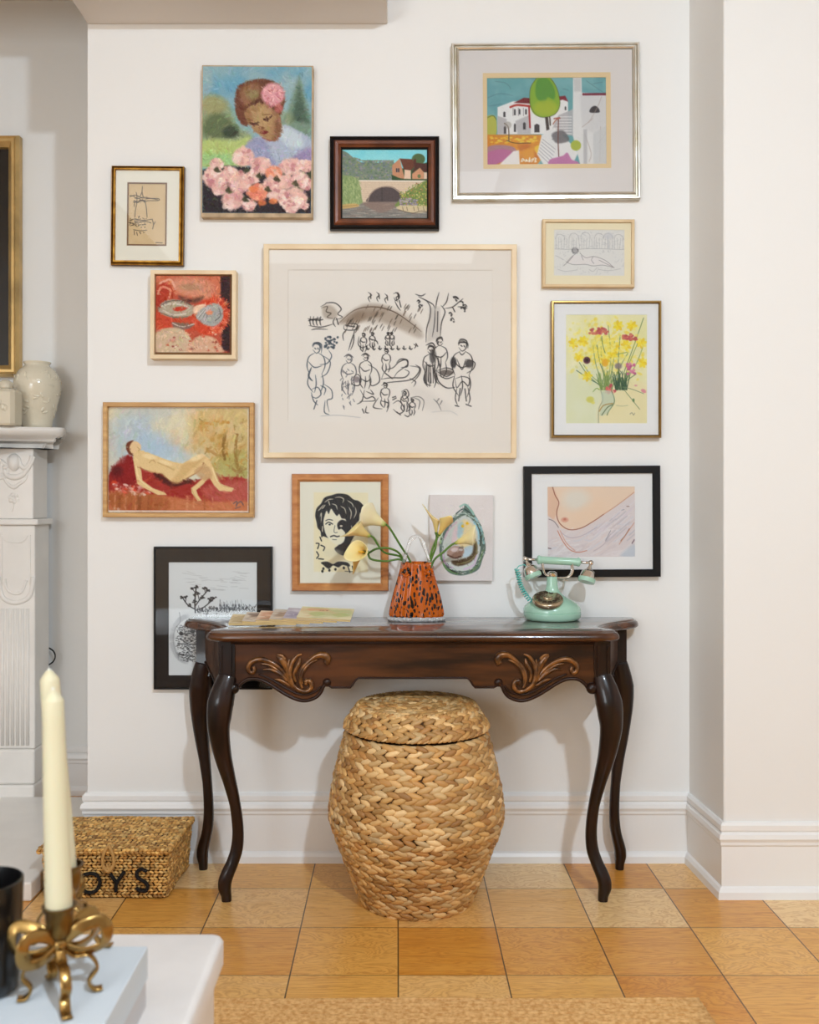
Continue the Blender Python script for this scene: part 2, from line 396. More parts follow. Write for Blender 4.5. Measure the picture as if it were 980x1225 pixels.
    def strokes(s, n, ln, w, ang, jit=12, al=.7, box=None, aj=.5):
        b = box or (s.x0, s.y0, s.x1, s.y1)
        for _ in range(n):
            x, y = s.r.uniform(b[0], b[2]), s.r.uniform(b[1], b[3])
            i, j = int((y-s.y0)/s.p), int((x-s.x0)/s.p)
            if not (0 <= i < s.H and 0 <= j < s.W): continue
            a = (ang(x, y) if callable(ang) else ang)+s.r.normal(0, aj); dx, dy = math.cos(a)*ln/2, math.sin(a)*ln/2
            c = np.clip(s.a[i, j]+s.r.normal(0, jit)+s.r.normal(0, jit*.5, 3), 0, 255)
            s.line([(x-dx, y-dy), (x+dx, y+dy)], w*s.r.uniform(.6, 1.3), c, al, sm=False)
    def grain(s, k): s.a = np.clip(s.a+s.r.normal(0, k, s.a.shape[:2])[..., None], 0, 255)
    def build(s, name, mat, parent, x0, z0, x1, z1, y):      # x0,z0 lower left .. x1,z1 upper right
        H, Wd = s.H, s.W; off = parent.location
        xs = np.linspace(x0, x1, Wd)-off.x; zs = np.linspace(z1, z0, H)-off.z; X, Z = np.meshgrid(xs, zs)
        co = np.stack([X, np.full_like(X, y-off.y), Z], -1).astype(np.float32)
        me = bpy.data.meshes.new(name); me.vertices.add(H*Wd); me.vertices.foreach_set('co', co.ravel())
        idx = np.arange(H*Wd).reshape(H, Wd); q = np.stack([idx[:-1,:-1], idx[1:,:-1], idx[1:,1:], idx[:-1,1:]], -1).reshape(-1)
        nf = (H-1)*(Wd-1); me.loops.add(nf*4); me.polygons.add(nf); me.loops.foreach_set('vertex_index', q.astype(np.int32))
        me.polygons.foreach_set('loop_start', (np.arange(nf)*4).astype(np.int32)); me.update(calc_edges=True); me.validate()
        at = me.color_attributes.new('Col', 'FLOAT_COLOR', 'POINT'); col = np.ones((H*Wd, 4), np.float32); col[:, :3] = lin(np.clip(s.a, 0, 255)).reshape(-1, 3)
        at.data.foreach_set('color', col.ravel()); me.materials.append(M[mat])
        o = bpy.data.objects.new(name, me); C.objects.link(o); o.parent = parent; return o
# ------------------------------------------------------------------ the room
def struct(name, mb, mat, bevel=0, parent=None):
    o = mb.build(name, mat, parent, bevel=bevel)
    if parent is None: o['kind'] = 'structure'
    return o
XL, XC, XE = -1.0, .947, 3.2
ZC = 3.1
b = MB(); b.box(-3.3, 3.3, -6.6, .9, -.1, 0); struct('floor', b, 'floor')
b = MB(); b.box(-3.3, 3.3, -6.6, .9, ZC, ZC+.1); struct('ceiling', b, 'ceil')
GX = -.986
b = MB(); b.box(GX, 1.2, 0, .12, 0, ZC); b.box(GX, GX+.12, .12, .7, 0, ZC); struct('wall_gallery', b, 'wall')
b = MB(); b.prism_xy([(.932,.0),(.947,-.28),(3.3,-.28),(3.3,.05),(.932,.05)], 0, ZC); struct('wall_right', b, 'wall', .006)
b = MB(); b.box(-3.3, GX, .7, .82, 0, ZC); struct('wall_alcove', b, 'wall')
b = MB(); b.box(-3.3, -3.2, -6.6, .7, 0, ZC); struct('wall_left', b, 'wall')
b = MB(); b.box(3.2, 3.3, -6.6, -.28, 0, ZC); struct('wall_far_right', b, 'wall')
b = MB()
wx0, wx1, wz0, wz1 = -3.1, -1.5, .9, 2.6
b.box(-3.3, wx0, -6.6, -6.5, 0, ZC); b.box(wx1, 3.3, -6.6, -6.5, 0, ZC); b.box(wx0, wx1, -6.6, -6.5, 0, wz0); b.box(wx0, wx1, -6.6, -6.5, wz1, ZC)
struct('wall_rear', b, 'wall')
b = MB()
for x in (wx0, (wx0+wx1)/2-.03, wx1-.06): b.box(x, x+.06, -6.56, -6.5, wz0, wz1)
for z in (wz0, (wz0+wz1)/2, wz1-.06): b.box(wx0, wx1, -6.555, -6.505, z, z+.06)
struct('fill_window', b, 'trimw')  # unseen rear window, added as a source of fill light
b = MB(); b.box(GX, -.03, -.168, 0, 2.665, ZC); struct('trim_1', b, 'ceil', .004)
b = MB(); b.box(-3.2, GX, 0, .12, 2.9, ZC); struct('shadow_header', b, 'ceil', .004)  # unseen header, added to cast shade on the alcove wall

# baseboards: stepped moulding swept along a wall, out = direction away from the wall
def baseboard(name, pts, h, extra=None):
    prof = [(0,h),(.006,h),(.013,h-.008),(.013,h-.022),(.009,h-.028),(.016,h-.034),(.019,h-.046),(.014,h-.056),(.014,h-.064),(.010,h-.07),(.010,.034),(.016,.03),(.022,.02),(.024,0),(0,0)]
    b = MB(); P = [Vector((p[0],p[1],0)) for p in pts]; nrm = []
    for i in range(len(P)):
        ns = []
        if i > 0: d = (P[i]-P[i-1]).normalized(); ns.append(Vector((d.y,-d.x,0)))
        if i < len(P)-1: d = (P[i+1]-P[i]).normalized(); ns.append(Vector((d.y,-d.x,0)))
        n = sum(ns, Vector())/len(ns); n = n/(n.length**2); nrm.append(n)
    rs = [[P[i]+nrm[i]*u+Vector((0,0,z)) for u, z in prof] for i in range(len(P))]
    b.rings(rs, True, True)
    return struct(name, b, 'trimw')
baseboard('baseboard_gallery', [(GX,.6),(GX,0),(.932,0),(.947,-.28),(3.2,-.28)], .218)
baseboard('baseboard_alcove', [(-3.2,.7),(GX-.02,.7)], .19)

# ------------------------------------------------------------------ fireplace surround
def relief_path(b, pts, r, D, k=5, n=8, flat=.7):
    P = [W(x, y, D) for x, y in pts]; P = crom(P, k)
    rr = lerpl(r, k) if isinstance(r, (list, tuple)) else r
    b.tube(P, rr, n, up=(0,1,0), flat=flat)
KS = 3.60/2.785
def SC(v): return Vector((v[0]*KS, (v[1]+WD)*KS-WD, max(0,(v[2]-CH)*KS+CH)))
SCALE_ON = [True]
F = thing('fireplace_surround', (-2.2, .55, 0), 'white carved stone fireplace surround with fluted pilaster at the left edge', 'fireplace')
fy = -.305
b = MB()
# pilaster block with frieze block above a bead
def sidebox(x0, x1, y0, y1, z0, z1): b.box(x0, x1, y0, y1, z0, z1)
Zt = 1.30
sidebox(-1.30, -1.045, fy, -.19, 1.095, Zt)
b.box(-1.31, -1.028, fy-.012, -.19, 1.078, 1.095)
b.box(-1.30, -1.04, fy, -.19, .435, 1.078)
b.build('pilaster', 'marble', F, bevel=.005)
b = MB(); b.box(-1.33, -1.036, fy-.018, -.165, .2, .335); b.box(-1.315, -1.038, fy-.01, -.165, .335, .435)
b.build('plinth', 'marble', F, bevel=.008)
b = MB(); b.box(-2.35, -1.30, fy+.02, -.19, .98, Zt); b.box(-2.61, -2.35, fy, -.19, 0, Zt); b.build('lintel', 'marble', F, bevel=.005)
b = MB(); b.box(-2.35, -1.30, -.2, -.188, 0, .98); b.build('firebox', 'mattblack', F)  # plain black panel closing the firebox opening
b = MB()   # the mantel shelf with serpentine edge, swept profile
out = [(-2.75,-.19),(-2.75,-.40),(-1.45,-.40),(-1.32,-.405),(-1.24,-.40),(-1.16,-.385),(-1.06,-.35),(-.975,-.325),(-.955,-.30),(-.965,-.27),(-.985,-.24),(-.99,-.19)]
out = [(p.x,p.y) for p in crom(out, 3)]
def offset_ring(pts, d, z):
    n = len(pts); r = []
    for i in range(n):
        a, c = Vector(pts[i-1]), Vector(pts[(i+1)%n]); t = (c-a)
        if t.length < 1e-9: t = Vector((1,0))
        t.normalize(); nn = Vector((t.y,-t.x)); r.append((pts[i][0]-nn.x*d*-1, min(pts[i][1]-nn.y*d*-1, -.19), z))
    return r
prof = [(-.06,1.298),(-.055,1.312),(-.035,1.318),(-.03,1.326),(-.012,1.332),(-.004,1.340),(0,1.346),(0,1.352),(-.004,1.357)]
b.rings([offset_ring(out, d, z) for d, z in prof], True, True)
b.build('mantel_shelf', 'marble', F, smooth=True, angle=40)
b = MB()  # carving: scroll mask with swag, flower, oval, flutes
Dc = 2.785
relief_path(b, [(-6,548),(4,553),(9,562),(6,570),(0,572)], [2*.0024]*5, Dc)
relief_path(b, [(38,545),(36,553),(30,560),(24,556),(22,549),(17,546),(11,549),(11,556),(4,560)], .007, Dc)
relief_path(b, [(4,560),(8,568),(17,571),(27,568),(36,557),(41,546)], [.004,.007,.009,.008,.006,.004], Dc)
relief_path(b, [(2,566),(7,576),(12,581),(17,583),(23,579),(30,574),(33,566)], [.003,.004,.005,.006,.005,.004,.003], Dc)
b.ellipsoid(W(17,553,Dc), (.018,0,0), (0,.014,0), (0,0,.026), 12, 8)
for a in range(6):
    t = a*PI/3+.3; b.ellipsoid(W(16+4.2*math.cos(t), 596+4.2*math.sin(t), Dc), (.0065,0,0), (0,.003,0), (0,0,.0065), 8, 5)
relief_path(b, [(16,600),(16,607),(14,612)], .0018, Dc)
relief_path(b, [(0,636),(6,646),(16,649),(27,648),(33,641)], .0022, Dc)
for x in (2, 36): relief_path(b, [(x,640),(x,700)], .002, Dc)
b.build('carved_swag', 'marble', F, smooth=True)
b = MB()
pts = [(x, y) for x, y in [(-2,690),(2,712),(12,720),(24,720),(36,712),(40,690)]]
relief_path(b, pts, .007, Dc)
relief_path(b, [(6,692),(8,704),(16,710),(26,708),(32,694)], .004, Dc)
b.build('carved_oval', 'marble', F, smooth=True)
b = MB()
for x in (3, 9, 15, 21, 27, 33): relief_path(b, [(x,728),(x,892)], .0052, Dc, k=1, flat=.6)
b.build('flutes', 'marble', F, smooth=True)
b = MB(); b.tube(crom([W(56,774,2.91),W(63,778,2.90), W(66,784,2.89), W(64,791,2.89), W(56,797,2.91)],4), .0022, 8)
tag(b.build('power_cord', 'black', smooth=True), 'black cord loop poking out behind the fireplace surround', 'cord')

# mantel things
zs = 1.358
vl = W(44.6, 514, 2.845); vl.z = zs
V = thing('ceramic_vase', SC(vl), 'cream glazed ginger-jar vase on the right end of the mantel', 'vase')
b = MB(); q = 2.845/FP
pr = [(14,0),(17,1.5),(17,5),(19,14),(22.5,26),(25.5,38),(27.2,48),(27.3,54),(25.5,62),(21.5,69),(16.5,73.5),(14.5,75.5),(14,77),(15.8,78.6),(15.8,79.8),(14.4,80),(13.2,78),(13,74),(12,60),(2,10)]
b.lathe([(r*q, z*q) for r, z in pr], vl, 40)
rr = random.Random(3)
for k in range(70):      # pressed leaf relief
    a = rr.uniform(0, 2*PI); z = rr.uniform(14, 66)*q; r = np.interp(z/q, [p[1] for p in pr[:13]], [p[0] for p in pr[:13]])*q
    n = Vector((math.cos(a), math.sin(a), 0)); t = Vector((-math.sin(a), math.cos(a), 0)); ph = rr.uniform(0, PI)
    u = t*math.cos(ph)+Vector((0,0,1))*math.sin(ph); w = n.cross(u)
    b.ellipsoid(vl+n*r+Vector((0,0,z)), u*.011, w*.004, n*.0013, 8, 5)
b.build('body', 'cream', V, smooth=True)
jl = W(7, 512, 2.742); jl.z = zs
J = thing('square_jar', SC(jl), 'small pale octagonal ceramic jar beside the ginger-jar vase', 'jar')
b = MB(); a = .036; c_ = .010
def octa(h, e=0): k = a-e; return [(jl.x-k+c_, jl.y-k, zs+h),(jl.x+k-c_, jl.y-k, zs+h),(jl.x+k, jl.y-k+c_, zs+h),(jl.x+k, jl.y+k-c_, zs+h),(jl.x+k-c_, jl.y+k, zs+h),(jl.x-k+c_, jl.y+k, zs+h),(jl.x-k, jl.y+k-c_, zs+h),(jl.x-k, jl.y-k+c_, zs+h)]
b.rings([octa(0,.004), octa(.006), octa(.096), octa(.104,.008), octa(.106,.02)]); b.build('body', 'creamlt', J, bevel=.002)
b = MB(); b.lathe([(.02,.106),(.018,.112),(.02,.122),(.01,.13),(.003,.131)], jl, 24); b.build('lid', 'creamlt', J, smooth=True)
b = MB()
for k in range(5): b.ellipsoid(jl+Vector((-.02+.008*k, -.036, .06+.012*math.sin(k*1.3))), (.006,0,0), (0,.0015,0), (0,0,.01), 8, 5)
b.build('flower_relief', 'creamlt', J, smooth=True)
b = MB(); c0 = W(9, 500, 2.88); c0.z = zs; b.lathe([(.012,0),(.02,.004),(.03,.03),(.036,.075),(.035,.1),(.026,.125),(.012,.135),(.011,.142),(.003,.143)], c0, 24)
tag(b.build('round_bottle', plain('brown_ceramic', (66,52,46), .35), smooth=True), 'dark brown round bottle half hidden behind the jar and vase', 'bottle')
SCALE_ON[0] = False
b = MB(); b.box(-3.2, -1.047, -.315, .49, 0, .055); tag(b.build('hearth_slab', 'marble', bevel=.006), 'white raised stone hearth slab behind the toy basket', 'hearth')

# ------------------------------------------------------------------ framed pictures
def sweep_frame(b, x0, x1, z0, z1, prof, mis):   # prof: (inset, distance from wall)
    rs = []
    for u, v in prof: rs.append([(x0+u,-v,z0+u),(x1-u,-v,z0+u),(x1-u,-v,z1-u),(x0+u,-v,z1-u)])
    vs = [p for r in rs for p in r]; n = len(rs)
    for a in range(n-1):
        fs = [(a*4+i, a*4+(i+1)%4, a*4+4+(i+1)%4, a*4+4+i) for i in range(4)]
        b.f += []
        o = len(b.v)
        b.add([*rs[a], *rs[a+1]], [(i,(i+1)%4,4+(i+1)%4,4+i) for i in range(4)], mis[a] if mis else 0)
def pane(b, x0, x1, z0, z1, ya, yb): b.box(x0, x1, ya, yb, z0, z1)
def ringboard(b, X0, X1, Z0, Z1, x0, x1, z0, z1, y0, y1, mi=0):
    o = [(X0,Z0),(X1,Z0),(X1,Z1),(X0,Z1)]; i = [(x0,z0),(x1,z0),(x1,z1),(x0,z1)]
    vs = [(p[0],y0,p[1]) for p in o]+[(p[0],y0,p[1]) for p in i]+[(p[0],y1,p[1]) for p in o]+[(p[0],y1,p[1]) for p in i]
    fs = []
    for k in range(4):
        j = (k+1)%4; fs += [(k,j,4+j,4+k),(8+j,8+k,12+k,12+j),(k,8+k,8+j,j),(4+k,4+j,12+j,12+k)]
    b.add(vs, fs, mi)
class Rect:
    def __init__(s, x0, y0, x1, y1, D):
        a, c = W(x0,y1,D), W(x1,y0,D); s.x0, s.z0, s.x1, s.z1 = a.x, a.z, c.x, c.z
def picture(name, label, outer, t, prof, mats, mis, cat='picture', mat=None, window=None, art=None, artmat='ink', artrect=None, glass=True, rot=0, frame_name='frame', inner_mat=None, recess=.008):
    D = WD-t; r = Rect(*outer, D); ctr = Vector(((r.x0+r.x1)/2, 0, (r.z0+r.z1)/2))
    T = thing(name, ctr, label, cat)
    b = MB(); sweep_frame(b, r.x0, r.x1, r.z0, r.z1, prof, mis); b.build(frame_name, mats, T)
    ui = prof[-1][0]; X0, X1, Z0, Z1 = r.x0+ui*.6, r.x1-ui*.6, r.z0+ui*.6, r.z1-ui*.6
    vi = min(p[1] for p in prof[-2:]); yb = -(t-recess)
    b = MB(); b.box(X0, X1, yb+.004, yb+.008, Z0, Z1); b.build('backing_board', mat or 'canvasw', T)
    A = Rect(*artrect, D+recess)
    art.build('artwork', artmat, T, A.x0, A.z0, A.x1, A.z1, yb+.0005 if not mat else yb+.0015)
    if mat and window:
        w = Rect(*window, D+recess)
        b = MB(); ringboard(b, X0, X1, Z0, Z1, w.x0, w.x1, w.z0, w.z1, yb, yb+.003)
        b.build('mat_board', mat, T)
    if inner_mat:
        m_, wi, wo = inner_mat; w1, w2 = Rect(*wi, D+recess), Rect(*wo, D+recess)
        b = MB(); ringboard(b, w2.x0, w2.x1, w2.z0, w2.z1, w1.x0, w1.x1, w1.z0, w1.z1, yb-.0006, yb+.0012)
        b.build('inner_mat', m_, T)
    if glass:
        b = MB(); b.box(X0, X1, yb-.004, yb-.003, Z0, Z1); b.build('glass', 'glass', T)
    T.rotation_euler = (0, math.radians(rot), 0)
    return T
def canvas(name, label, outer, t, art, artmat, side='linen', rot=0, artrect=None):
    D = WD-t; r = Rect(*outer, D); T = thing(name, Vector(((r.x0+r.x1)/2, 0, (r.z0+r.z1)/2)), label, 'painting')
    b = MB(); b.box(r.x0, r.x1, -t, 0, r.z0, r.z1); b.build('stretched_canvas', side, T, bevel=.002)
    A = Rect(*(artrect or outer), D); art.build('painted_surface', artmat, T, A.x0+.001, A.z0+.001, A.x1-.001, A.z1-.001, -t-.0006)
    T.rotation_euler = (0, math.radians(rot), 0)
    return T
# ------------------------------------------------------------------ the paintings and drawings
rs_ = np.random.RandomState(5)
def blossom(c, x, y, r, pal, n=9):
    c.ell(x, y, r, r*.85, pal[0], .95, .25)
    for k in range(n):
        a = c.r.uniform(0, 2*PI); d = c.r.uniform(.3, .95)*r; q = r*c.r.uniform(.2, .42)
        c.ell(x+d*math.cos(a), y+d*.85*math.sin(a), q, q*.75, pal[c.r.randint(len(pal))], .75, .4, a)
# 1 woman's bowed head above pink blossoms
def art_girl():
    c = Cv(88, 98, 836, 1092, 215, (140,176,186), 11)
    c.wash((100,160,190), 150, .5, 3, .75, None); c.wash((168,186,186), 110, .5, 3, .5)
    c.poly([(88,330),(200,300),(290,390),(330,500),(420,560),(420,700),(88,760)], (150,158,112), .8, 40, True)
    c.poly([(100,470),(190,400),(290,470),(330,560),(220,590),(100,560)], (92,104,72), .8, 40, True)
    c.ell(280,540,55,40,(60,70,58),.8,.5); c.ell(165,360,90,60,(168,160,110),.7,.6)
    c.poly([(88,600),(300,600),(420,580),(400,760),(88,780)], (186,204,122), .85, 25, True)
    c.poly([(95,690),(290,700),(280,770),(95,760)], (150,200,140), .7, 25, True)
    c.poly([(750,150),(800,330),(836,480),(836,580),(700,520),(650,470),(690,340)], (118,140,118), .85, 25)
    c.poly([(750,230),(790,380),(820,480),(700,460),(715,370)], (72,92,78), .8, 25)
    c.ell(640,450,70,50,(150,160,110),.5,.7)
    c.poly([(380,640),(470,570),(600,590),(640,490),(760,540),(836,600),(836,780),(560,780),(400,720)], (176,184,204), .95, 12, True)
    c.poly([(380,640),(450,580),(520,600),(560,700),(600,770),(480,750)], (140,138,178), .6, 20, True)
    c.poly([(640,500),(760,560),(780,640),(680,640),(620,570)], (208,222,226), .7, 25, True)
    c.poly([(720,700),(836,650),(836,780),(700,770)], (146,120,168), .7, 25, True)
    c.poly([(320,250),(380,200),(500,180),(600,210),(650,300),(640,380),(600,440),(440,450),(390,500),(340,470),(310,380)], (112,70,54), 1, 8, True)
    c.poly([(350,250),(430,205),(480,230),(470,300),(400,370),(350,330)], (168,130,96), .6, 25, True)
    c.ell(430,285,45,35,(150,150,100),.55,.6)
    c.poly([(375,400),(450,345),(560,360),(615,430),(630,520),(600,590),(550,600),(500,575),(440,530),(400,480)], (170,134,96), 1, 8, True)
    c.poly([(585,470),(615,440),(630,520),(604,585),(570,598),(580,540)], (122,80,62), .8, 22, True); c.ell(590,400,26,30,(134,92,66),.6,.6); c.ell(400,430,20,50,(150,108,76),.6,.6)
    c.poly([(455,400),(520,370),(560,420),(540,500),(480,520),(440,470)], (196,164,118), .6, 25, True)
    c.line([(415,478),(440,486),(470,476)], 13, (74,44,38), .9); c.line([(510,455),(540,452),(560,430)], 15, (74,42,36), .9)
    c.line([(400,455),(430,462)], 8, (96,60,46), .8); c.line([(500,425),(545,420)], 8, (96,60,46), .7)
    c.ell(492,514,22,11,(122,80,60),.8,.4); c.poly([(480,545),(510,530),(540,540),(515,556)], (120,48,48), 1, 3, True)
    c.line([(500,580),(560,600),(610,570)], 10, (150,70,66), .6)
    c.line([(390,370),(470,330),(540,350),(600,400)], 22, (96,60,48), .8)
    c.strokes(1500, 26, 9, lambda x, y: .8+.006*(x-y), 10, .55)
    c.ell(570,285,80,78,(222,160,166),1,.25)
    for k in range(60):
        a = c.r.uniform(0,2*PI); d = c.r.uniform(10,85); x, y = 572+d*math.cos(a), 285+d*math.sin(a)
        c.line([(x,y),(x+14*math.cos(a),y+14*math.sin(a))], 7, [(244,196,196),(206,120,136),(232,176,170),(190,110,110)][k%4], .8, False)
    c.ell(610,380,28,30,(196,112,108),.8,.5)
    c.poly([(88,800),(250,770),(836,800),(836,1092),(88,1092)], (52,46,50), 1, 12)
    pal = [(232,186,176),(242,212,204),(214,154,152),(238,196,182),(196,132,136),(248,224,214)]
    po = [(238,150,120),(244,172,140),(226,130,110),(240,196,176)]
    for k in range(26): c.ell(c.r.uniform(95,830), c.r.uniform(780,1000), c.r.uniform(10,26), c.r.uniform(8,20), (74,80,56), .8, .4)
    for x, y, r in [(370,710,75),(185,760,48),(175,860,80),(280,830,62),(345,880,82),(490,770,72),(580,820,60),(690,775,70),(800,770,50),(655,880,58),(760,860,60),(800,890,50),
                    (300,1000,78),(470,950,70),(560,890,55),(600,960,60),(720,990,88),(205,925,55),(410,1040,45),(700,1050,50),(140,820,40),(430,850,52),(660,1010,45),(790,1040,30)]:
        blossom(c, x, y, r, po if (x, y) in [(470,950),(580,820)] else pal, 14)
    for x, y in [(500,1020),(575,1010),(440,930)]: c.ell(x, y, 30, 20, (232,130,80), .8, .5)
    for x, y in [(190,800),(270,940),(480,840),(600,860),(730,890),(540,930),(385,1000)]: c.poly([(x-25,y),(x,y-25),(x+12,y-5),(x+26,y+12),(x,y+16)], (66,66,44), .9, 6, True)
    c.strokes(1500, 16, 6, .6, 16, .6, (88,650,836,1092), 1.2); c.strokes(700, 18, 6, .8, 12, .5, (300,180,660,600), .8); c.grain(3.5)
    return c
canvas('canvas_painting', 'unframed oil painting on worn canvas of a bowed head above pink blossoms', (241,78,374.5,260), .03, art_girl(), 'paint', rot=.3, artrect=(242,79.5,373,255.5))
b = MB()
# 2 bridge
def art_bridge():
    c = Cv(170, 158, 811, 673, 180, (130,214,226), 12)
    c.wash((160,224,226), 100, .5, 3, .5)
    c.poly([(170,205),(215,200),(260,235),(330,275),(370,255),(440,275),(520,262),(560,280),(560,405),(170,405)], (122,136,122), 1, 3, True)
    for k in range(420):
        x, y = c.r.uniform(172,560), c.r.uniform(215,400); y = max(y, 210+max(0,(x-200))*.4 if x < 330 else 262)
        c.ell(x, y, c.r.uniform(4,9), c.r.uniform(3,7), [(120,146,92),(150,140,160),(96,118,100),(140,162,120),(110,124,140),(160,150,130)][k%6], .7, .4)
    c.ell(735,250,48,40,(86,108,70),1,.15); c.poly([(560,330),(811,270),(811,405),(560,405)], (70,90,64), 1, 3)
    c.poly([(545,295),(600,245),(635,390),(548,380)], (196,142,110), 1, 2); c.poly([(600,245),(690,250),(720,290),(680,330),(630,325)], (108,66,52), 1, 2)
    c.poly([(635,325),(680,330),(680,392),(632,390)], (226,196,172), 1, 2)
    c.poly([(700,250),(718,248),(720,300),(700,300)], (92,58,50), 1, 2); c.poly([(720,275),(811,285),(811,345),(770,340),(745,310),(690,345)], (86,56,50), 1, 2)
    c.poly([(690,355),(745,312),(775,345),(775,392),(690,392)], (204,150,116), 1, 2); c.poly([(775,345),(811,345),(811,392),(775,392)], (228,204,182), 1, 2)
    c.poly([(573,315),(598,315),(598,343),(573,343)], (70,66,76), 1, 1); c.line([(585,315),(585,343)], 3, (190,160,140)); c.ell(740,372,12,14,(110,120,80),1,.3)
    c.poly([(540,360),(620,395),(811,398),(811,412),(545,405)], (60,84,56), 1, 2)
    c.poly([(170,400),(811,403),(811,560),(560,560),(170,570)], (216,196,172), 1, 2)
    for y in range(420, 560, 15): c.line([(310,y),(811,y+c.r.uniform(-3,3))], 3, (196,170,146), .6, False)
    for k in range(60): x, y = c.r.uniform(310,700), 412+15*c.r.randint(0,9); c.line([(x,y),(x,y+14)], 2.5, (196,172,150), .6, False)
    c.line([(300,404),(811,408)], 8, (232,222,210))
    c.poly([(370,560),(385,510),(420,470),(480,450),(545,455),(590,485),(612,510),(600,560)], (88,78,78), 1, 2, True); c.line([(368,558),(385,505),(430,464),(490,447),(550,452),(600,485),(616,512)], 8, (158,138,126))
    c.line([(472,452),(472,556)], 4, (60,54,56), .8, False)
    c.poly([(170,580),(330,560),(600,555),(811,610),(811,673),(170,673)], (136,130,124), 1, 6)
    for k in range(120):
        x, y = c.r.uniform(172,800), c.r.uniform(570,668); c.line([(x,y),(x+c.r.uniform(20,60),y+c.r.uniform(-4,4))], 4, [(170,166,154),(104,108,106),(196,190,176),(140,122,112),(120,132,126)][k%5], .6, False)
    c.poly([(340,560),(570,560),(590,580),(480,632),(400,610)], (142,118,108), .7, 8, True)
    c.poly([(170,380),(220,368),(280,380),(310,430),(325,520),(320,570),(170,575)], (140,160,110), 1, 4, True)
    for k in range(240):
        x, y = c.r.uniform(172,318), c.r.uniform(378,568); c.line([(x,y),(x+c.r.uniform(-8,8),y+16)], 5, [(172,188,130),(112,140,88),(152,172,116),(190,200,150)][k%4], .6, False)
    c.poly([(172,578),(280,568),(300,590),(172,606)], (206,172,110), .9, 4, True); c.line([(175,592),(295,578)], 3, (120,90,60), .7, False)
    c.poly([(590,550),(640,490),(720,440),(811,410),(811,600),(700,600),(570,590)], (122,142,80), 1, 4, True)
    for k in range(330):
        x = c.r.uniform(600,808); y = c.r.uniform(420+max(0,(720-x))*.5, 600); c.ell(x, y, c.r.uniform(3,6), c.r.uniform(3,5), [(196,190,90),(86,112,60),(226,206,140),(140,160,90),(190,120,90),(110,134,76)][k%6], .85, .4)
    for k in range(70): c.ell(c.r.uniform(600,730), c.r.uniform(530,590), 7, 5, [(150,140,164),(184,170,176),(120,112,140)][k%3], .8, .4)
    c.poly([(580,590),(640,580),(811,590),(811,625),(690,635),(590,610)], (214,196,160), .9, 5, True)
    for x in (620,650,700,730,770): c.line([(x,592),(x+6,618)], 4, (92,78,64), .8, False)
    c.line([(590,612),(690,636),(750,622),(811,630)], 5, (90,80,68), .8)
    c.grain(4); return c
picture('framed_painting', 'small painting of a stone bridge and cottage in a black and copper brown frame', (394.5,161.5,525.7,273.2), .034,
    [(0,0),(0,.024),(.004,.028),(.008,.024),(.013,.026),(.018,.034),(.026,.032),(.030,.026),(.034,.022),(.038,.017),(.0385,.010)],
    ['blackw','copper'], [0,0,0,0,1,1,1,1,0,0], art=art_bridge(), artmat='paint', artrect=(407,175,513.3,261), glass=False, recess=.022)
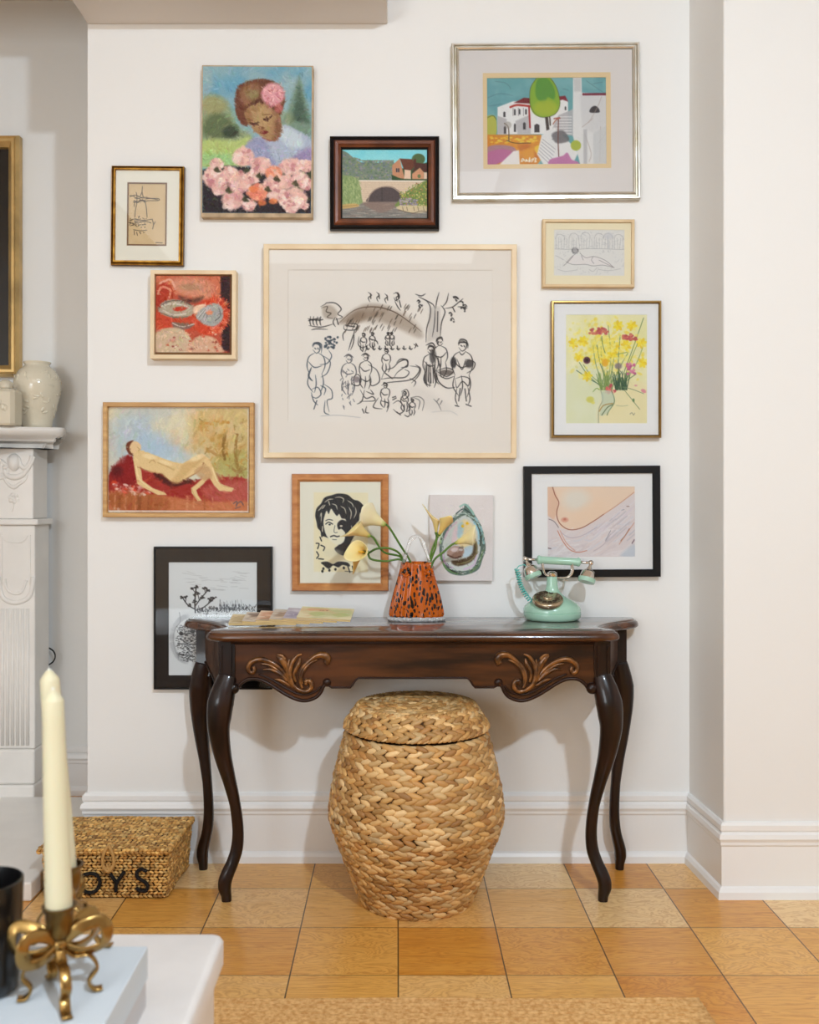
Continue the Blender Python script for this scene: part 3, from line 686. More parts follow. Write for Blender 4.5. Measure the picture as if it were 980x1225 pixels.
# 3 villa
def art_villa():
    c = Cv(206, 207, 767, 614, 210, (112,168,170), 13)
    c.wash((136,184,186), 120, .5, 4, .6); c.wash((92,150,158), 60, .6, 5, .4)
    wh, gr, dk = (236,232,228), (186,180,180), (66,62,66)
    c.poly([(206,395),(235,382),(252,400),(250,475),(206,475)], (186,184,84), 1, 3, True); c.line([(207,396),(236,384),(252,402)], 3, (80,100,60))
    c.poly([(258,345),(330,318),(420,320),(560,300),(585,320),(585,470),(258,472)], wh, 1, 2)
    c.poly([(335,325),(380,302),(412,305),(412,330)], (128,46,52), 1, 2); c.poly([(540,298),(572,294),(586,322),(560,312),(545,316)], (130,40,56), 1, 2)
    c.poly([(258,385),(300,400),(300,470),(258,470)], gr, .9, 3); c.poly([(340,410),(410,380),(412,470),(350,470)], gr, .8, 4)
    c.line([(318,345),(345,336),(380,338),(408,342)], 10, (188,66,58)); c.line([(404,340),(408,440)], 8, (178,50,50), 1, False)
    for x, y, w, h in [(290,378,10,26),(338,368,8,30),(360,366,8,26),(390,366,8,26),(292,450,10,36),(338,440,9,40),(382,432,12,34),(440,443,24,40),(573,352,7,18)]:
        c.poly([(x-w/2,y+h/2),(x-w/2,y-h/3),(x,y-h/2),(x+w/2,y-h/3),(x+w/2,y+h/2)], dk, 1, 1)
    for x in (330,355,378): c.line([(x,350),(x,385)], 3, (150,140,140), 1, False)
    c.poly([(540,385),(610,355),(610,480),(500,470)], gr, .9, 3)
    for k in range(7): c.line([(548-k*6,392+k*13),(600,392+k*13)], 4, wh, .9, False)
    c.poly([(609,207),(648,207),(650,280),(767,290),(767,614),(640,614),(606,480)], (228,224,220), 1, 2); c.poly([(612,215),(645,215),(646,275),(614,275)], (204,200,196), .8, 4)
    c.poly([(640,290),(767,296),(767,430),(700,470),(650,440)], (214,210,208), .8, 10)
    for k in range(12): c.ell(657+k*10, 288, 6, 6, (128,40,62), 1, .3)
    c.poly([(686,372),(690,352),(708,342),(724,350),(730,372)], dk, 1, 2, True)
    for p in [[(680,420),(720,350),(740,300)],[(650,440),(700,400)],[(720,520),(760,470)],[(660,470),(690,560),(680,600)],[(735,440),(730,600)]]: c.line(p, 3, (180,160,150), .7)
    c.poly([(655,450),(672,450),(672,612),(655,612)], (180,176,176), .7, 3); c.poly([(700,470),(767,430),(767,614),(700,614)], (206,204,202), .8, 4)
    c.poly([(206,472),(460,474),(470,520),(480,560),(440,614),(206,614)], (216,140,52), 1, 3)
    c.wash((232,170,60), 50, .55, 4, .5, (206,472,470,614)); c.wash((190,100,44), 40, .6, 5, .6, (300,500,480,614))
    for k in range(40): c.ell(c.r.uniform(215,440), c.r.uniform(480,512), 8, 3.5, [(234,206,76),(236,190,60)][k%2], .9, .4)
    c.poly([(206,535),(260,520),(330,530),(345,560),(320,590),(300,575),(206,600)], (176,130,138), 1, 3, True)
    c.poly([(206,560),(270,540),(322,552),(318,606),(280,600),(240,614),(206,614)], (190,112,152), 1, 3, True)
    c.poly([(262,614),(330,550),(356,545),(360,614)], (236,228,222), 1, 3); c.poly([(430,530),(475,520),(480,548),(440,560)], (238,196,66), .9, 4, True)
    c.poly([(462,475),(520,440),(600,520),(630,560),(610,600),(470,614),(440,565)], (232,228,224), 1, 3)
    for k in range(6): c.line([(446+k*4,560-k*13),(500+k*5,612-k*14)], 3.5, (180,176,178), .9, False)
    c.poly([(510,470),(560,455),(590,500),(545,515),(520,505)], (110,106,108), .85, 6, True)
    for k in range(9): a = k*.7; c.line([(545,490),(545+38*math.cos(a),488+24*math.sin(a))], 3, (120,116,118), .8, False)
    c.poly([(500,614),(500,590),(530,580),(560,572),(580,558),(600,590),(626,600),(626,614)], (196,126,168), 1, 3, True)
    c.ell(620,525,24,24,(176,184,76),1,.2); c.line([(540,575),(538,500),(540,400)], 5, (120,76,66)); c.line([(520,400),(545,396)], 6, (176,96,76)); c.line([(515,425),(530,405),(548,398)], 5, (180,110,90))
    c.poly([(408,300),(415,250),(440,212),(470,204),(505,212),(530,250),(546,310),(545,350),(520,382),(470,394),(430,380),(410,345)], (140,176,60), 1, 2, True)
    c.poly([(440,225),(470,208),(500,222),(524,270),(520,310),(490,300),(475,335),(455,320),(435,290)], (92,150,66), .9, 4, True)
    c.ell(480,350,56,36,(176,186,60),.8,.4); c.line([(440,212),(412,255),(408,310),(415,350),(440,384),(480,394),(525,378),(546,340),(545,300),(530,250),(505,214)], 3, (90,92,50), .8)
    c.poly([(478,392),(492,392),(498,450),(484,455)], (70,60,56), 1, 2); c.line([(500,392),(502,430)], 6, (80,70,60), 1, False)
    c.line([(290,420),(308,440),(310,500)], 5, (110,90,76)); c.ell(306,428,16,16,(170,160,150),.6,.3); c.line([(300,500),(340,512),(410,512)], 4, (110,80,50))
    for p in [[(215,300),(270,282),(330,292)],[(220,340),(280,330)],[(250,225),(300,235),(320,262)],[(670,225),(720,260),(750,280)],[(700,240),(745,232)],[(560,260),(590,270)]]: c.line(p, 2.5, (90,120,124), .7)
    x = 372
    for k, p in enumerate([[(366,598),(372,584),(378,590),(370,598)],[(380,590),(386,598),(390,588),(392,598)],[(394,592),(400,598),(404,586)],[(406,580),(404,600),(412,590)],[(414,600),(424,586),(416,588)],[(428,582),(436,584),(430,592),(436,598),(428,600)]]): c.line(p, 4, (246,240,220))
    c.grain(2.5); return c
picture('framed_watercolour', 'large watercolour of a white villa behind a green tree in a silver frame', (541,49.5,766.5,238), .03,
    [(0,0),(0,.022),(.003,.027),(.007,.027),(.010,.022),(.014,.022),(.018,.030),(.022,.028),(.025,.018),(.026,.008)],
    ['silver','silverlt'], [0,0,1,0,0,1,1,0,0], mat='mat_g', window=(579,88,730.2,200.5), inner_mat=('mat_tan',(583,93,725.4,196.3),(578,87,731,201.5)), art=art_villa(), artrect=(582,92,727,197), rot=-.4)
# 4 windmill
def art_mill():
    c = Cv(157, 163, 379, 520, 110, (222,192,146), 14); c.wash((212,180,130), 60, .5, 3, .5); k = (62,44,30)
    for p in [[(205,215),(208,262),(200,320),(196,360)],[(256,262),(262,300),(272,358)],[(168,236),(190,238),(215,252),(250,244),(330,256)],[(168,240),(200,232),(230,246)],[(262,250),(330,250),(332,262),(270,264)],
              [(190,262),(210,276),(236,262),(262,262)],[(240,180),(238,215),(246,240)],[(236,215),(228,236)],[(196,262),(194,300)],[(200,268),(226,268),(240,256)],[(168,378),(200,372),(240,378),(300,370)],[(168,392),(190,398),(220,388),(262,384),(290,392)],
              [(300,372),(306,400),(300,428)],[(316,384),(308,400)],[(190,434),(230,438),(266,432)],[(194,440),(196,462)],[(208,446),(212,466)],[(226,444),(232,456)],[(172,410),(196,404),(210,414)],[(240,404),(262,400)],[(218,362),(224,352)],[(320,506),(360,508)]]:
        c.line([(x+c.r.normal(0,1),y+c.r.normal(0,1)) for x, y in p], 4.2, k, .85)
    for _ in range(60): x, y = c.r.uniform(166,262), c.r.uniform(368,412); c.line([(x,y),(x+c.r.uniform(-9,9),y+c.r.uniform(-6,6))], 3, k, .7, False)
    for _ in range(30): x, y = c.r.uniform(186,266), c.r.uniform(238,276); c.line([(x,y),(x+c.r.uniform(-9,9),y+c.r.uniform(-5,5))], 3.2, k, .7, False)
    for x, y in [(222,357),(236,418),(256,418),(228,448),(250,448)]: c.ell(x, y, 3.5, 3, k)
    c.grain(2); return c
picture('framed_sketch', 'ink sketch of a windmill on tan paper in a narrow antique gold frame', (132,197.5,219,316.5), .026,
    [(0,0),(0,.018),(.003,.022),(.005,.018),(.009,.024),(.013,.024),(.016,.014),(.0165,.008)], ['golddk','gold'], [0,1,0,1,1,1,0], mat='mat_c', window=(152.5,218.8,199,293.5),
    inner_mat=('mat_br',(153.7,220,197.8,292.2),(152,218.3,199.6,294)), art=art_mill(), artrect=(153,219.4,198.5,292.8), rot=.6)
# 5 red abstract
def art_red():
    c = Cv(318, 697, 745, 1130, 150, (186,84,62), 15)
    c.poly([(318,697),(700,697),(700,860),(560,830),(430,800),(318,740)], (206,116,86), 1, 14, True); c.poly([(420,720),(560,710),(640,740),(650,820),(520,810),(440,790)], (212,146,118), .9, 30, True)
    c.ell(520,760,60,20,(150,130,96),.5,.7); c.poly([(450,810),(520,828),(590,812),(560,846),(480,846)], (98,66,54), .9, 14, True)
    c.poly([(318,790),(350,740),(400,750),(420,800),(380,850),(318,860)], (176,60,42), 1, 12, True)
    c.line([(330,800),(350,760),(400,780),(390,830)], 12, (228,160,130), .8); c.line([(340,740),(400,720),(430,770)], 12, (232,180,160), .8)
    c.poly([(690,697),(745,697),(745,1130),(700,1110),(690,900)], (58,38,40), 1, 8)
    c.poly([(560,860),(640,820),(700,830),(735,900),(720,980),(650,1030),(570,1020),(540,960)], (206,72,44), 1, 10, True)
    c.poly([(318,900),(420,930),(540,920),(560,1000),(400,1010),(318,990)], (200,76,50), 1, 12, True)
    for k in range(150):
        a = c.r.uniform(-1.6,1.8); d = c.r.uniform(70,105); x, y = 640+d*math.cos(a), 910+d*math.sin(a); c.line([(x,y),(x+14*math.cos(a),y+14*math.sin(a))], 5, [(226,100,66),(180,50,36),(236,150,120)][k%3], .8, False)
    c.poly([(330,880),(370,840),(440,832),(520,860),(545,890),(500,930),(420,934),(355,915)], (176,162,140), 1, 5, True)
    c.line([(335,880),(380,846),(450,838),(520,862)], 7, (96,86,76), .8); c.line([(345,905),(420,932),(500,928)], 6, (110,98,84), .8)
    c.line([(350,870),(400,856),(470,862),(510,880)], 8, (220,212,196), .9); c.line([(360,895),(420,918),(490,912)], 9, (214,204,188), .9)
    c.poly([(415,884),(450,872),(498,878),(480,892),(440,898)], (192,60,40), 1, 3, True)
    c.poly([(540,870),(600,856),(600,890),(560,910),(535,905)], (232,196,168), 1, 5, True)
    c.poly([(545,925),(600,870),(660,850),(700,880),(702,940),(660,980),(600,972)], (168,166,162), 1, 5, True)
    for k in range(9): c.line([(560+k*6,930+k*3),(610+k*5,880-k*2),(660+k*4,870+k*4)], 4, [(226,222,216),(110,108,108),(196,192,186)][k%3], .8)
    c.ell(625,905,20,14,(226,140,100),.9,.3); c.line([(680,880),(690,920),(660,950)], 6, (90,88,90), .8)
    c.poly([(410,960),(480,965),(545,970),(490,1000),(430,996)], (130,104,92), 1, 5, True); c.line([(415,965),(470,985),(540,968)], 6, (226,210,196), .8)
    c.poly([(318,1020),(400,990),(470,1000),(520,1050),(510,1130),(318,1130)], (206,180,150), 1, 10, True); c.poly([(520,1080),(560,1040),(640,1040),(690,1090),(700,1130),(500,1130)], (214,170,140), 1, 10, True)
    for k in range(46):
        x, y = c.r.uniform(325,690), c.r.uniform(1010,1125); c.ell(x, y, 8, 6, [(196,90,70),(226,200,170),(150,70,60),(232,190,160)][k%4], .85, .4)
        if k%3 == 0: c.ell(x, y, 4, 3, (240,214,190), 1, .3)
    c.strokes(900, 20, 6, lambda x, y: .01*(x-y), 15, .55, None, .8); c.grain(4); return c
T5 = picture('framed_canvas', 'small square red abstract oil painting in a deep pale wood floater frame', (179.8,323.2,282,429), .045,
    [(0,0),(0,.045),(.012,.045),(.012,.01)], ['maple'], [0,0,0], art=art_red(), artmat='paint', artrect=(186.3,329.8,275.2,421.6), glass=False, rot=.3, cat='painting', recess=.012, mat='mat_br')
# 6 big ink drawing
def art_big():
    # plain brush sketch: figures, a hill, a tree
    c = Cv(119, 129, 857, 678, 400, (242,232,221), 16); k = (46,42,42); bl = (62,74,86); S = 4.0
    c.wash((245,236,226), 150, .5, 2, .4)
    c.line([(120,672),(120,130),(857,130)], 2.4, (206,190,172), .8, False); c.line([(857,130),(856,674)], 2.4, (224,210,194), .8, False)
    for k2, (xa, xb) in enumerate([((300,322),(480,262)),((310,318),(440,282)),((420,290),(600,352)),((330,330),(400,290))]):
        c.poly([(xa[0],xa[1]),((xa[0]+xb[0])/2,min(xa[1],xb[1])-8),(xb[0],xb[1]),(xb[0]-10,xb[1]+22),((xa[0]+xb[0])/2,(xa[1]+xb[1])/2+16)], (120,92,70), .32, 14, True)
    c.poly([(340,300),(400,262),(480,262),(560,300),(600,350),(500,330),(420,320)], (150,128,106), .3, 20, True)
    def L(*p, w=S, col=k, a=.88): c.line([(x+c.r.normal(0,.5),y+c.r.normal(0,.5)) for x, y in p], w, col, a, True, True)
    L((300,325),(360,275),(430,262),(500,280),(560,318),(600,350), col=(90,70,56))
    for _ in range(70):
        x = c.r.uniform(330,610); y0 = 250 if x > 380 else 300; y = c.r.uniform(y0, 340)
        L((x,y),(x-5,y+9),(x-9,y+18), w=3.4, col=[(70,60,52),(110,90,74)][_%2], a=.8)
    for x, y in [(413,222),(443,222),(472,228),(512,222)]: L((x-4,y-12),(x+6,y-2),(x-3,y+8),(x+2,y+22)); L((x+4,y-6),(x+6,y+10))
    L((500,215),(515,212),(522,228),(508,240),(502,228)); L((505,242),(515,262),(525,276)); L((520,240),(526,262))
    L((238,262),(252,255),(262,248),(290,250),(312,270),(300,288),(316,300),(290,310)); L((240,268),(262,262),(258,280),(276,286),(262,300),(284,306)); c.poly([(245,262),(275,258),(300,285),(285,306),(250,300)], (120,96,74), .35, 8, True)
    L((290,300),(284,318),(292,334)); L((296,304),(302,326)); L((192,306),(210,308),(240,300)); 
    for x in (202,214,226,238): L((x,298),(x-3,318),(x+1,330)); L((x-6,312),(x+8,308))
    L((196,330),(240,336),(284,324)); L((205,346),(225,342),(262,344)); 
    L((322,330),(345,322),(370,326),(362,346),(325,344),(322,330)); L((330,344),(318,362),(320,384)); L((362,346),(350,380),(338,420)); L((358,350),(356,390),(346,418)); L((330,330),(360,334))
    L((615,236),(632,262),(630,300),(620,340),(618,390),w=4.5); L((672,258),(684,280),(672,320),(668,372),w=4.5); L((650,270),(648,320),(640,370)); L((660,280),(658,350))
    L((590,225),(610,236),(640,252),(650,268)); L((578,216),(600,224),(616,216)); L((664,210),(656,240),(652,266)); L((698,212),(690,244),(676,262)); L((684,268),(712,262),(735,245),(750,232)); L((730,262),(750,262),(765,268)); L((712,262),(720,280))
    c.poly([(630,262),(668,262),(668,372),(620,390)], (150,140,134), .25, 8)
    for cx, cy in [(590,246),(597,262),(728,236),(745,250),(758,262),(705,290),(712,310),(722,232),(750,272)]:
        for q in range(3): c.ell(cx+c.r.uniform(-7,7), cy+c.r.uniform(-7,7), 3.6, 3.4, k, .7, .5)
        L((cx-7,cy-4),(cx,cy-8),(cx+7,cy))
    def fig(x, y, s=1, col=k, hat=False, flip=1):
        f = lambda u, v: (x+u*s*flip, y+v*s)
        L(f(-8,-4),f(-2,-12),f(8,-8),f(8,4),f(0,10),f(-8,2), col=col)
        if hat: L(f(-14,-8),f(0,-16),f(14,-6), col=col, w=4.5)
        else: L(f(-9,-6),f(-4,-15),f(8,-12),f(12,-2), col=col, w=5)
        L(f(-3,-2),f(-1,0), col=col); L(f(4,-2),f(5,1), col=col)
        L(f(-4,10),f(-18,20),f(-22,42),f(-16,60), col=col); L(f(6,10),f(18,20),f(22,40),f(14,60), col=col)
        L(f(-16,60),f(-20,84),f(-8,104), col=col); L(f(14,60),f(18,82),f(10,106), col=col); L(f(-2,62),f(0,84),f(-4,104), col=col)
        L(f(-18,30),f(-4,44),f(14,40), col=col)
    # left figure holding up a bunch
    fig(222,414,1.5,bl); L((210,400),(226,390),(242,400),(240,430),col=bl); L((236,470),(262,466),(278,440),(268,420),col=bl); L((250,440),(272,462),(262,500),(240,516),col=bl)
    L((205,480),(196,510),(208,528),col=bl,w=7); L((205,560),(228,552),(240,575),(222,590),(204,582),col=bl); L((250,540),(276,560),(280,590),(262,600),(270,640),col=bl); L((224,600),(214,630),col=bl); L((255,600),(252,640),(270,650),col=bl)
    L((205,570),(212,600),(228,616),col=bl); L((238,545),(256,556),(250,580),col=bl)
    for _ in range(46): c.ell(c.r.uniform(248,300), c.r.uniform(370,412), 4, 3.6, bl, .8, .4)
    fig(339,452,1.2,(70,70,76),True); 
    for q in range(34): x, y = c.r.uniform(312,360), c.r.uniform(480,620); L((x,y),(x+c.r.uniform(-7,7),y+c.r.uniform(4,12)),w=3,col=(80,80,88),a=.7)
    fig(400,446,1.05,k,True); L((410,470),(440,490),(450,530),(420,545),(412,510)); L((350,520),(370,505),(384,520),(376,545),(352,540),(350,520)); L((384,520),(404,530),(420,520)); c.ell(368,523,13,11,(90,80,90),.6,.6)
    L((380,560),(400,590),(425,585),(432,600),(380,602)); L((396,562),(386,600),(370,612)); L((402,566),(428,576),(418,560))
    fig(474,424,.7); fig(392,366,.55); fig(424,362,.45); fig(480,360,.4); fig(494,360,.4,flip=-1)
    L((376,370),(374,396),(386,410),(410,400)); L((414,378),(438,385),(444,398))
    for x in range(400,565,22): L((x,410),(x+8,416),(x+14,411),w=4.5); L((x+4,404),(x+6,414))
    L((572,396),(580,402),(576,412)); L((582,394),(588,404))
    # reclining bather
    L((456,522),(470,492),(500,480),(520,460),(548,452),(552,470),(530,486),(512,500),(500,520)); L((512,462),(526,450),(548,454),(550,476),(528,480),w=5); L((456,522),(490,518),(540,516),(556,498),(540,486)); L((470,500),(496,520)); L((560,475),(592,480),(590,500),(560,525),(480,535),(456,545)); L((560,520),(580,530),(572,548))
    L((580,470),(598,484),(590,510),(566,536))
    fig(470,546,.75); L((446,590),(428,622),(460,628)); L((455,600),(482,610),(476,640))
    fig(540,575,.6); fig(568,600,.5); L((530,566),(548,560),(556,580),(536,594),(530,566)); L((560,590),(590,585),(610,600),(604,634)); L((500,610),(520,600),(540,630),(520,646),(500,630)); L((545,600),(560,625),(548,640)); L((575,590),(596,600),(590,630)); L((540,650),(552,656),(560,648)); L((512,640),(526,650))
    L((496,588),(508,584)); L((498,596),(510,590)); L((388,630),(394,644)); L((404,620),(400,640),(412,644)); L((646,592),(660,610),(672,634)); L((656,604),(664,592)); L((668,612),(676,600))
    # right pair and tub
    fig(634,420,1.25); fig(668,390,1.2,flip=-1); L((618,400),(640,392),(652,410),w=5); c.ell(642,440,12,26,(50,46,48),.7,.5); L((620,460),(616,530),(634,545)); L((640,460),(650,520),(664,540)); L((628,470),(626,530)); L((660,440),(668,480),(672,440)); 
    for q in range(6): L((614+q*7,470),(612+q*8,535),w=2.6)
    L((655,492),(690,482),(716,492),(690,512),(655,492)); L((656,495),(662,530),(690,552),(722,550),w=4.5); c.ell(690,498,26,10,(70,60,56),.7,.5); L((662,505),(690,520),(718,512))
    fig(748,404,1.7); c.ell(716,462,11,20,(40,38,42),.8,.4); c.ell(772,466,15,15,(40,38,42),.75,.5); L((734,400),(740,390),(765,392),(768,410),w=5); L((738,424),(746,434),(758,424)); L((728,450),(746,486),(760,450)); L((760,450),(792,460),(786,486),(764,500)); L((722,520),(748,512),(772,520),(768,546),(748,530),(728,552),(722,520)); L((728,552),(722,590),(730,616)); L((768,548),(776,590),(770,612)); L((740,556),(736,600)); L((758,556),(762,600)); L((722,616),(735,620)); L((762,612),(780,618))
    c.line([(240,655),(300,652),(380,660)], 3, (180,176,176), .6); c.line([(640,640),(700,636),(730,650)], 3, (196,190,186), .6)
    c.poly([(560,545),(640,570),(720,640),(600,620)], (226,216,206), .5, 20, True)
    c.grain(1.2); return c
M['paper6'] = plain('cream_paper_mount', (242,231,219), .85)
picture('framed_print', 'large horizontal ink drawing of many figures by a tree in pale maple frame', (315,291.8,618.4,548), .035,
    [(0,0),(0,.033),(.002,.035),(.015,.035),(.017,.033),(.018,.008)], ['maple'], None, mat='paper6', window=(344.4,322.8,589.2,505.2), art=art_big(), artrect=(344,322.5,589.6,505.5), rot=.1)
# 7 pencil
def art_pencil():
    c = Cv(100, 108, 460, 342, 190, (232,228,222), 17); k = (150,146,146)
    for _ in range(260):
        x, y = c.r.uniform(104,456), c.r.uniform(118,206); c.line([(x,y),(x+c.r.uniform(-14,14),y+c.r.uniform(-5,5))], 1.8, (188,186,186), .5, False)
    for x in list(range(112,452,13)): c.line([(x+c.r.uniform(-4,4),150),(x+c.r.uniform(-3,3),204)], 1.8, k, .5)
    for x, y in [(130,145),(200,140),(260,135),(330,140),(375,140),(430,145)]: c.line([(x-24,y+10),(x-14,y-10),(x+4,y-14),(x+22,y-2),(x+24,y+14)], 2, k, .6)
    c.line([(375,140),(378,200)], 6, (190,188,190), .7, False); c.ell(378,138,24,16,(206,204,206),.6,.5)
    c.line([(104,206),(200,208),(300,204),(458,208)], 2, k, .7)
    c.poly([(172,272),(200,240),(240,240),(300,244),(360,262),(408,300),(360,288),(300,290),(240,286),(180,280)], (236,228,224), .8, 5, True)
    for p in [[(232,226),(262,250),(300,244),(336,252),(372,270),(408,302)],[(166,274),(186,250),(208,232)],[(162,272),(200,286),(260,284),(300,292),(350,288),(406,300)],[(300,244),(292,262),(304,280)],[(330,262),(370,282),(400,296)],[(150,290),(176,268),(196,244)],[(240,240),(250,262)]]: c.line(p, 2.4, (124,116,116), .8)
    c.ell(208,214,18,17,(150,146,148),.6,.4)
    for _ in range(16): a = c.r.uniform(0,6.3); c.line([(208+12*math.cos(a),214+12*math.sin(a)),(208+18*math.cos(a+.7),214+18*math.sin(a+.7))], 2, (110,106,108), .7, False)
    for _ in range(120):
        x, y = c.r.uniform(104,456), c.r.uniform(215,338)
        if 170 < x < 410 and 232 < y < 300: continue
        c.line([(x,y),(x+c.r.uniform(-8,8),y-c.r.uniform(2,12))], 1.7, (176,172,172), .55, False)
    for p in [[(280,310),(300,320),(320,300)],[(108,240),(130,250),(150,262)],[(120,310),(160,320),(220,312)],[(330,310),(380,316),(440,306)]]: c.line(p, 2, k, .6)
    return c
picture('framed_drawing', 'small faint pencil drawing of a reclining figure in a slim blond wood frame', (649.3,262,759.5,343.5), .022,
    [(0,0),(0,.02),(.002,.022),(.009,.022),(.010,.019),(.0105,.008)], ['palew'], None, mat='mat_y', window=(663,274.8,747.3,329.7), art=art_pencil(), artrect=(663,274.8,747.3,329.7), rot=.2)
# 8 flowers
def art_flowers():
    c = Cv(160, 543, 578, 1103, 180, (240,232,184), 18)
    c.wash((246,240,206), 120, .5, 3, .7); c.wash((232,226,160), 80, .55, 3, .5); c.poly([(160,850),(330,820),(340,1103),(160,1103)], (222,226,200), .6, 40, True)
    c.poly([(380,930),(578,900),(578,1103),(330,1103)], (240,226,180), .8, 20, True)
    for _ in range(420):
        a = c.r.uniform(0, 2*PI); d = abs(c.r.normal(0, .55)); x, y = 370+d*200*math.cos(a), 725+d*150*math.sin(a)
        c.ell(x, y, c.r.uniform(6,18), c.r.uniform(4,10), [(246,226,90),(250,236,130),(242,214,60),(236,230,150),(222,214,120)][_%5], .5, .6, c.r.uniform(0,3))
    g = [(96,130,84),(70,108,90),(140,160,90),(120,150,110)]
    for x0, y0, x1, y1 in [(372,925,340,660),(376,925,378,600),(362,920,300,700),(385,920,395,745),(400,915,480,740),(440,925,440,650),(450,920,530,690),(430,915,560,560),(360,915,250,800),(355,915,215,830),(450,925,520,850),(380,900,320,700),(465,915,490,840),(350,920,230,790),(395,752,480,736),(370,925,410,680),(445,915,560,700)]:
        c.line([(x0,y0),((x0+x1)/2+c.r.uniform(-16,16),(y0+y1)/2),(x1,y1)], 4, g[c.r.randint(4)], .85)
    for _ in range(90):
        x0 = c.r.uniform(335,400) if _%2 else c.r.uniform(415,475); c.line([(x0,930),(x0+c.r.uniform(-25,25),930-c.r.uniform(30,100))], 4, [(70,106,72),(110,140,80),(50,84,70),(150,170,100)][_%4], .75)
    for x, y in [(400,745),(360,780),(250,680),(200,690),(500,600),(430,600),(555,790),(270,860),(470,700),(410,710),(230,760),(550,690)]:
        for q in range(7): a = q*.9+x; c.ell(x+14*math.cos(a), y+14*math.sin(a), 15, 8, [(248,220,50),(250,230,90),(238,200,40)][q%3], .8, .3, a)
    for _ in range(260):
        a = c.r.uniform(0, 2*PI); d = abs(c.r.normal(0, .55)); x, y = 360+d*210*math.cos(a), 700+d*130*math.sin(a)
        c.ell(x, y, c.r.uniform(5,13), c.r.uniform(4,8), [(248,232,110),(250,238,150),(244,220,80),(238,232,160)][_%4], .5, .5, c.r.uniform(0,3))
    c.ell(362,790,16,20,(240,180,60),.9,.4)
    for x, y, r in [(330,635,42),(485,665,34)]:
        for q in range(44):
            a = c.r.uniform(PI, 2*PI); d = c.r.uniform(.1,1)*r; c.ell(x+d*1.15*math.cos(a), y+8+d*math.sin(a), 8, 6, [(206,112,96),(190,84,84),(222,140,112),(200,90,110)][q%4], .85, .4)
    c.line([(345,655),(350,700),(362,740)], 4, (110,140,90)); 
    c.ell(268,778,18,18,(98,54,72),.95,.3); c.ell(268,778,8,8,(50,34,44),1,.4); c.ell(430,808,18,16,(140,124,130),.85,.5); c.line([(430,820),(452,850)], 3, (90,110,90))
    for q in range(16): c.ell(c.r.uniform(472,518), c.r.uniform(795,850), 8, 7, [(214,104,150),(226,140,170),(190,90,140)][q%3], .85, .4)
    for q in range(9): c.ell(c.r.uniform(365,415), c.r.uniform(908,948), 12, 8, [(226,110,110),(236,150,130),(206,80,96),(240,190,160)][q%4], .9, .3, q)
    c.ell(560,936,14,9,(222,130,150),.8,.4,.5); c.ell(520,908,8,5,(226,150,160),.7,.4); c.line([(452,915),(510,930),(560,950)], 3, (130,150,110)); c.line([(460,930),(500,980),(540,1030)], 3, (120,140,100)); c.ell(508,984,6,9,(90,130,80),.9,.4)
    c.line([(340,935),(350,980),(330,1030),(328,1103)], 5, (160,160,130), .8); c.line([(395,935),(410,990),(380,1040),(372,1060)], 5, (90,120,80), .9); c.poly([(345,940),(395,940),(408,990),(372,1050),(335,1060),(345,1000)], (190,206,190), .6, 6, True)
    c.line([(332,1040),(355,1010),(400,1000)], 6, (176,140,70), .8); c.line([(345,1060),(375,1020),(402,1006)], 5, (80,100,60), .8)
    c.line([(300,940),(318,922),(332,930)], 4, (140,170,80)); c.ell(285,980,20,16,(214,206,90),.8,.5); c.ell(300,996,10,8,(230,220,110),.8,.4)
    c.line([(420,1010),(450,1014),(480,1010)], 2.5, (150,160,120), .7); c.line([(490,1055),(500,1048),(508,1060),(514,1050)], 3, (110,110,100), .8)
    c.grain(2); return c
picture('framed_watercolour', 'yellow flower bouquet watercolour in a thin shiny brass frame', (660,359.3,791.9,523.5), .028,
    [(0,0),(0,.024),(.002,.028),(.006,.028),(.009,.024),(.0095,.008)], ['brass'], None, mat='mat_w', window=(677.4,376.5,774.2,506.3), art=art_flowers(), artrect=(677.2,376.3,774.4,506.5), rot=0)
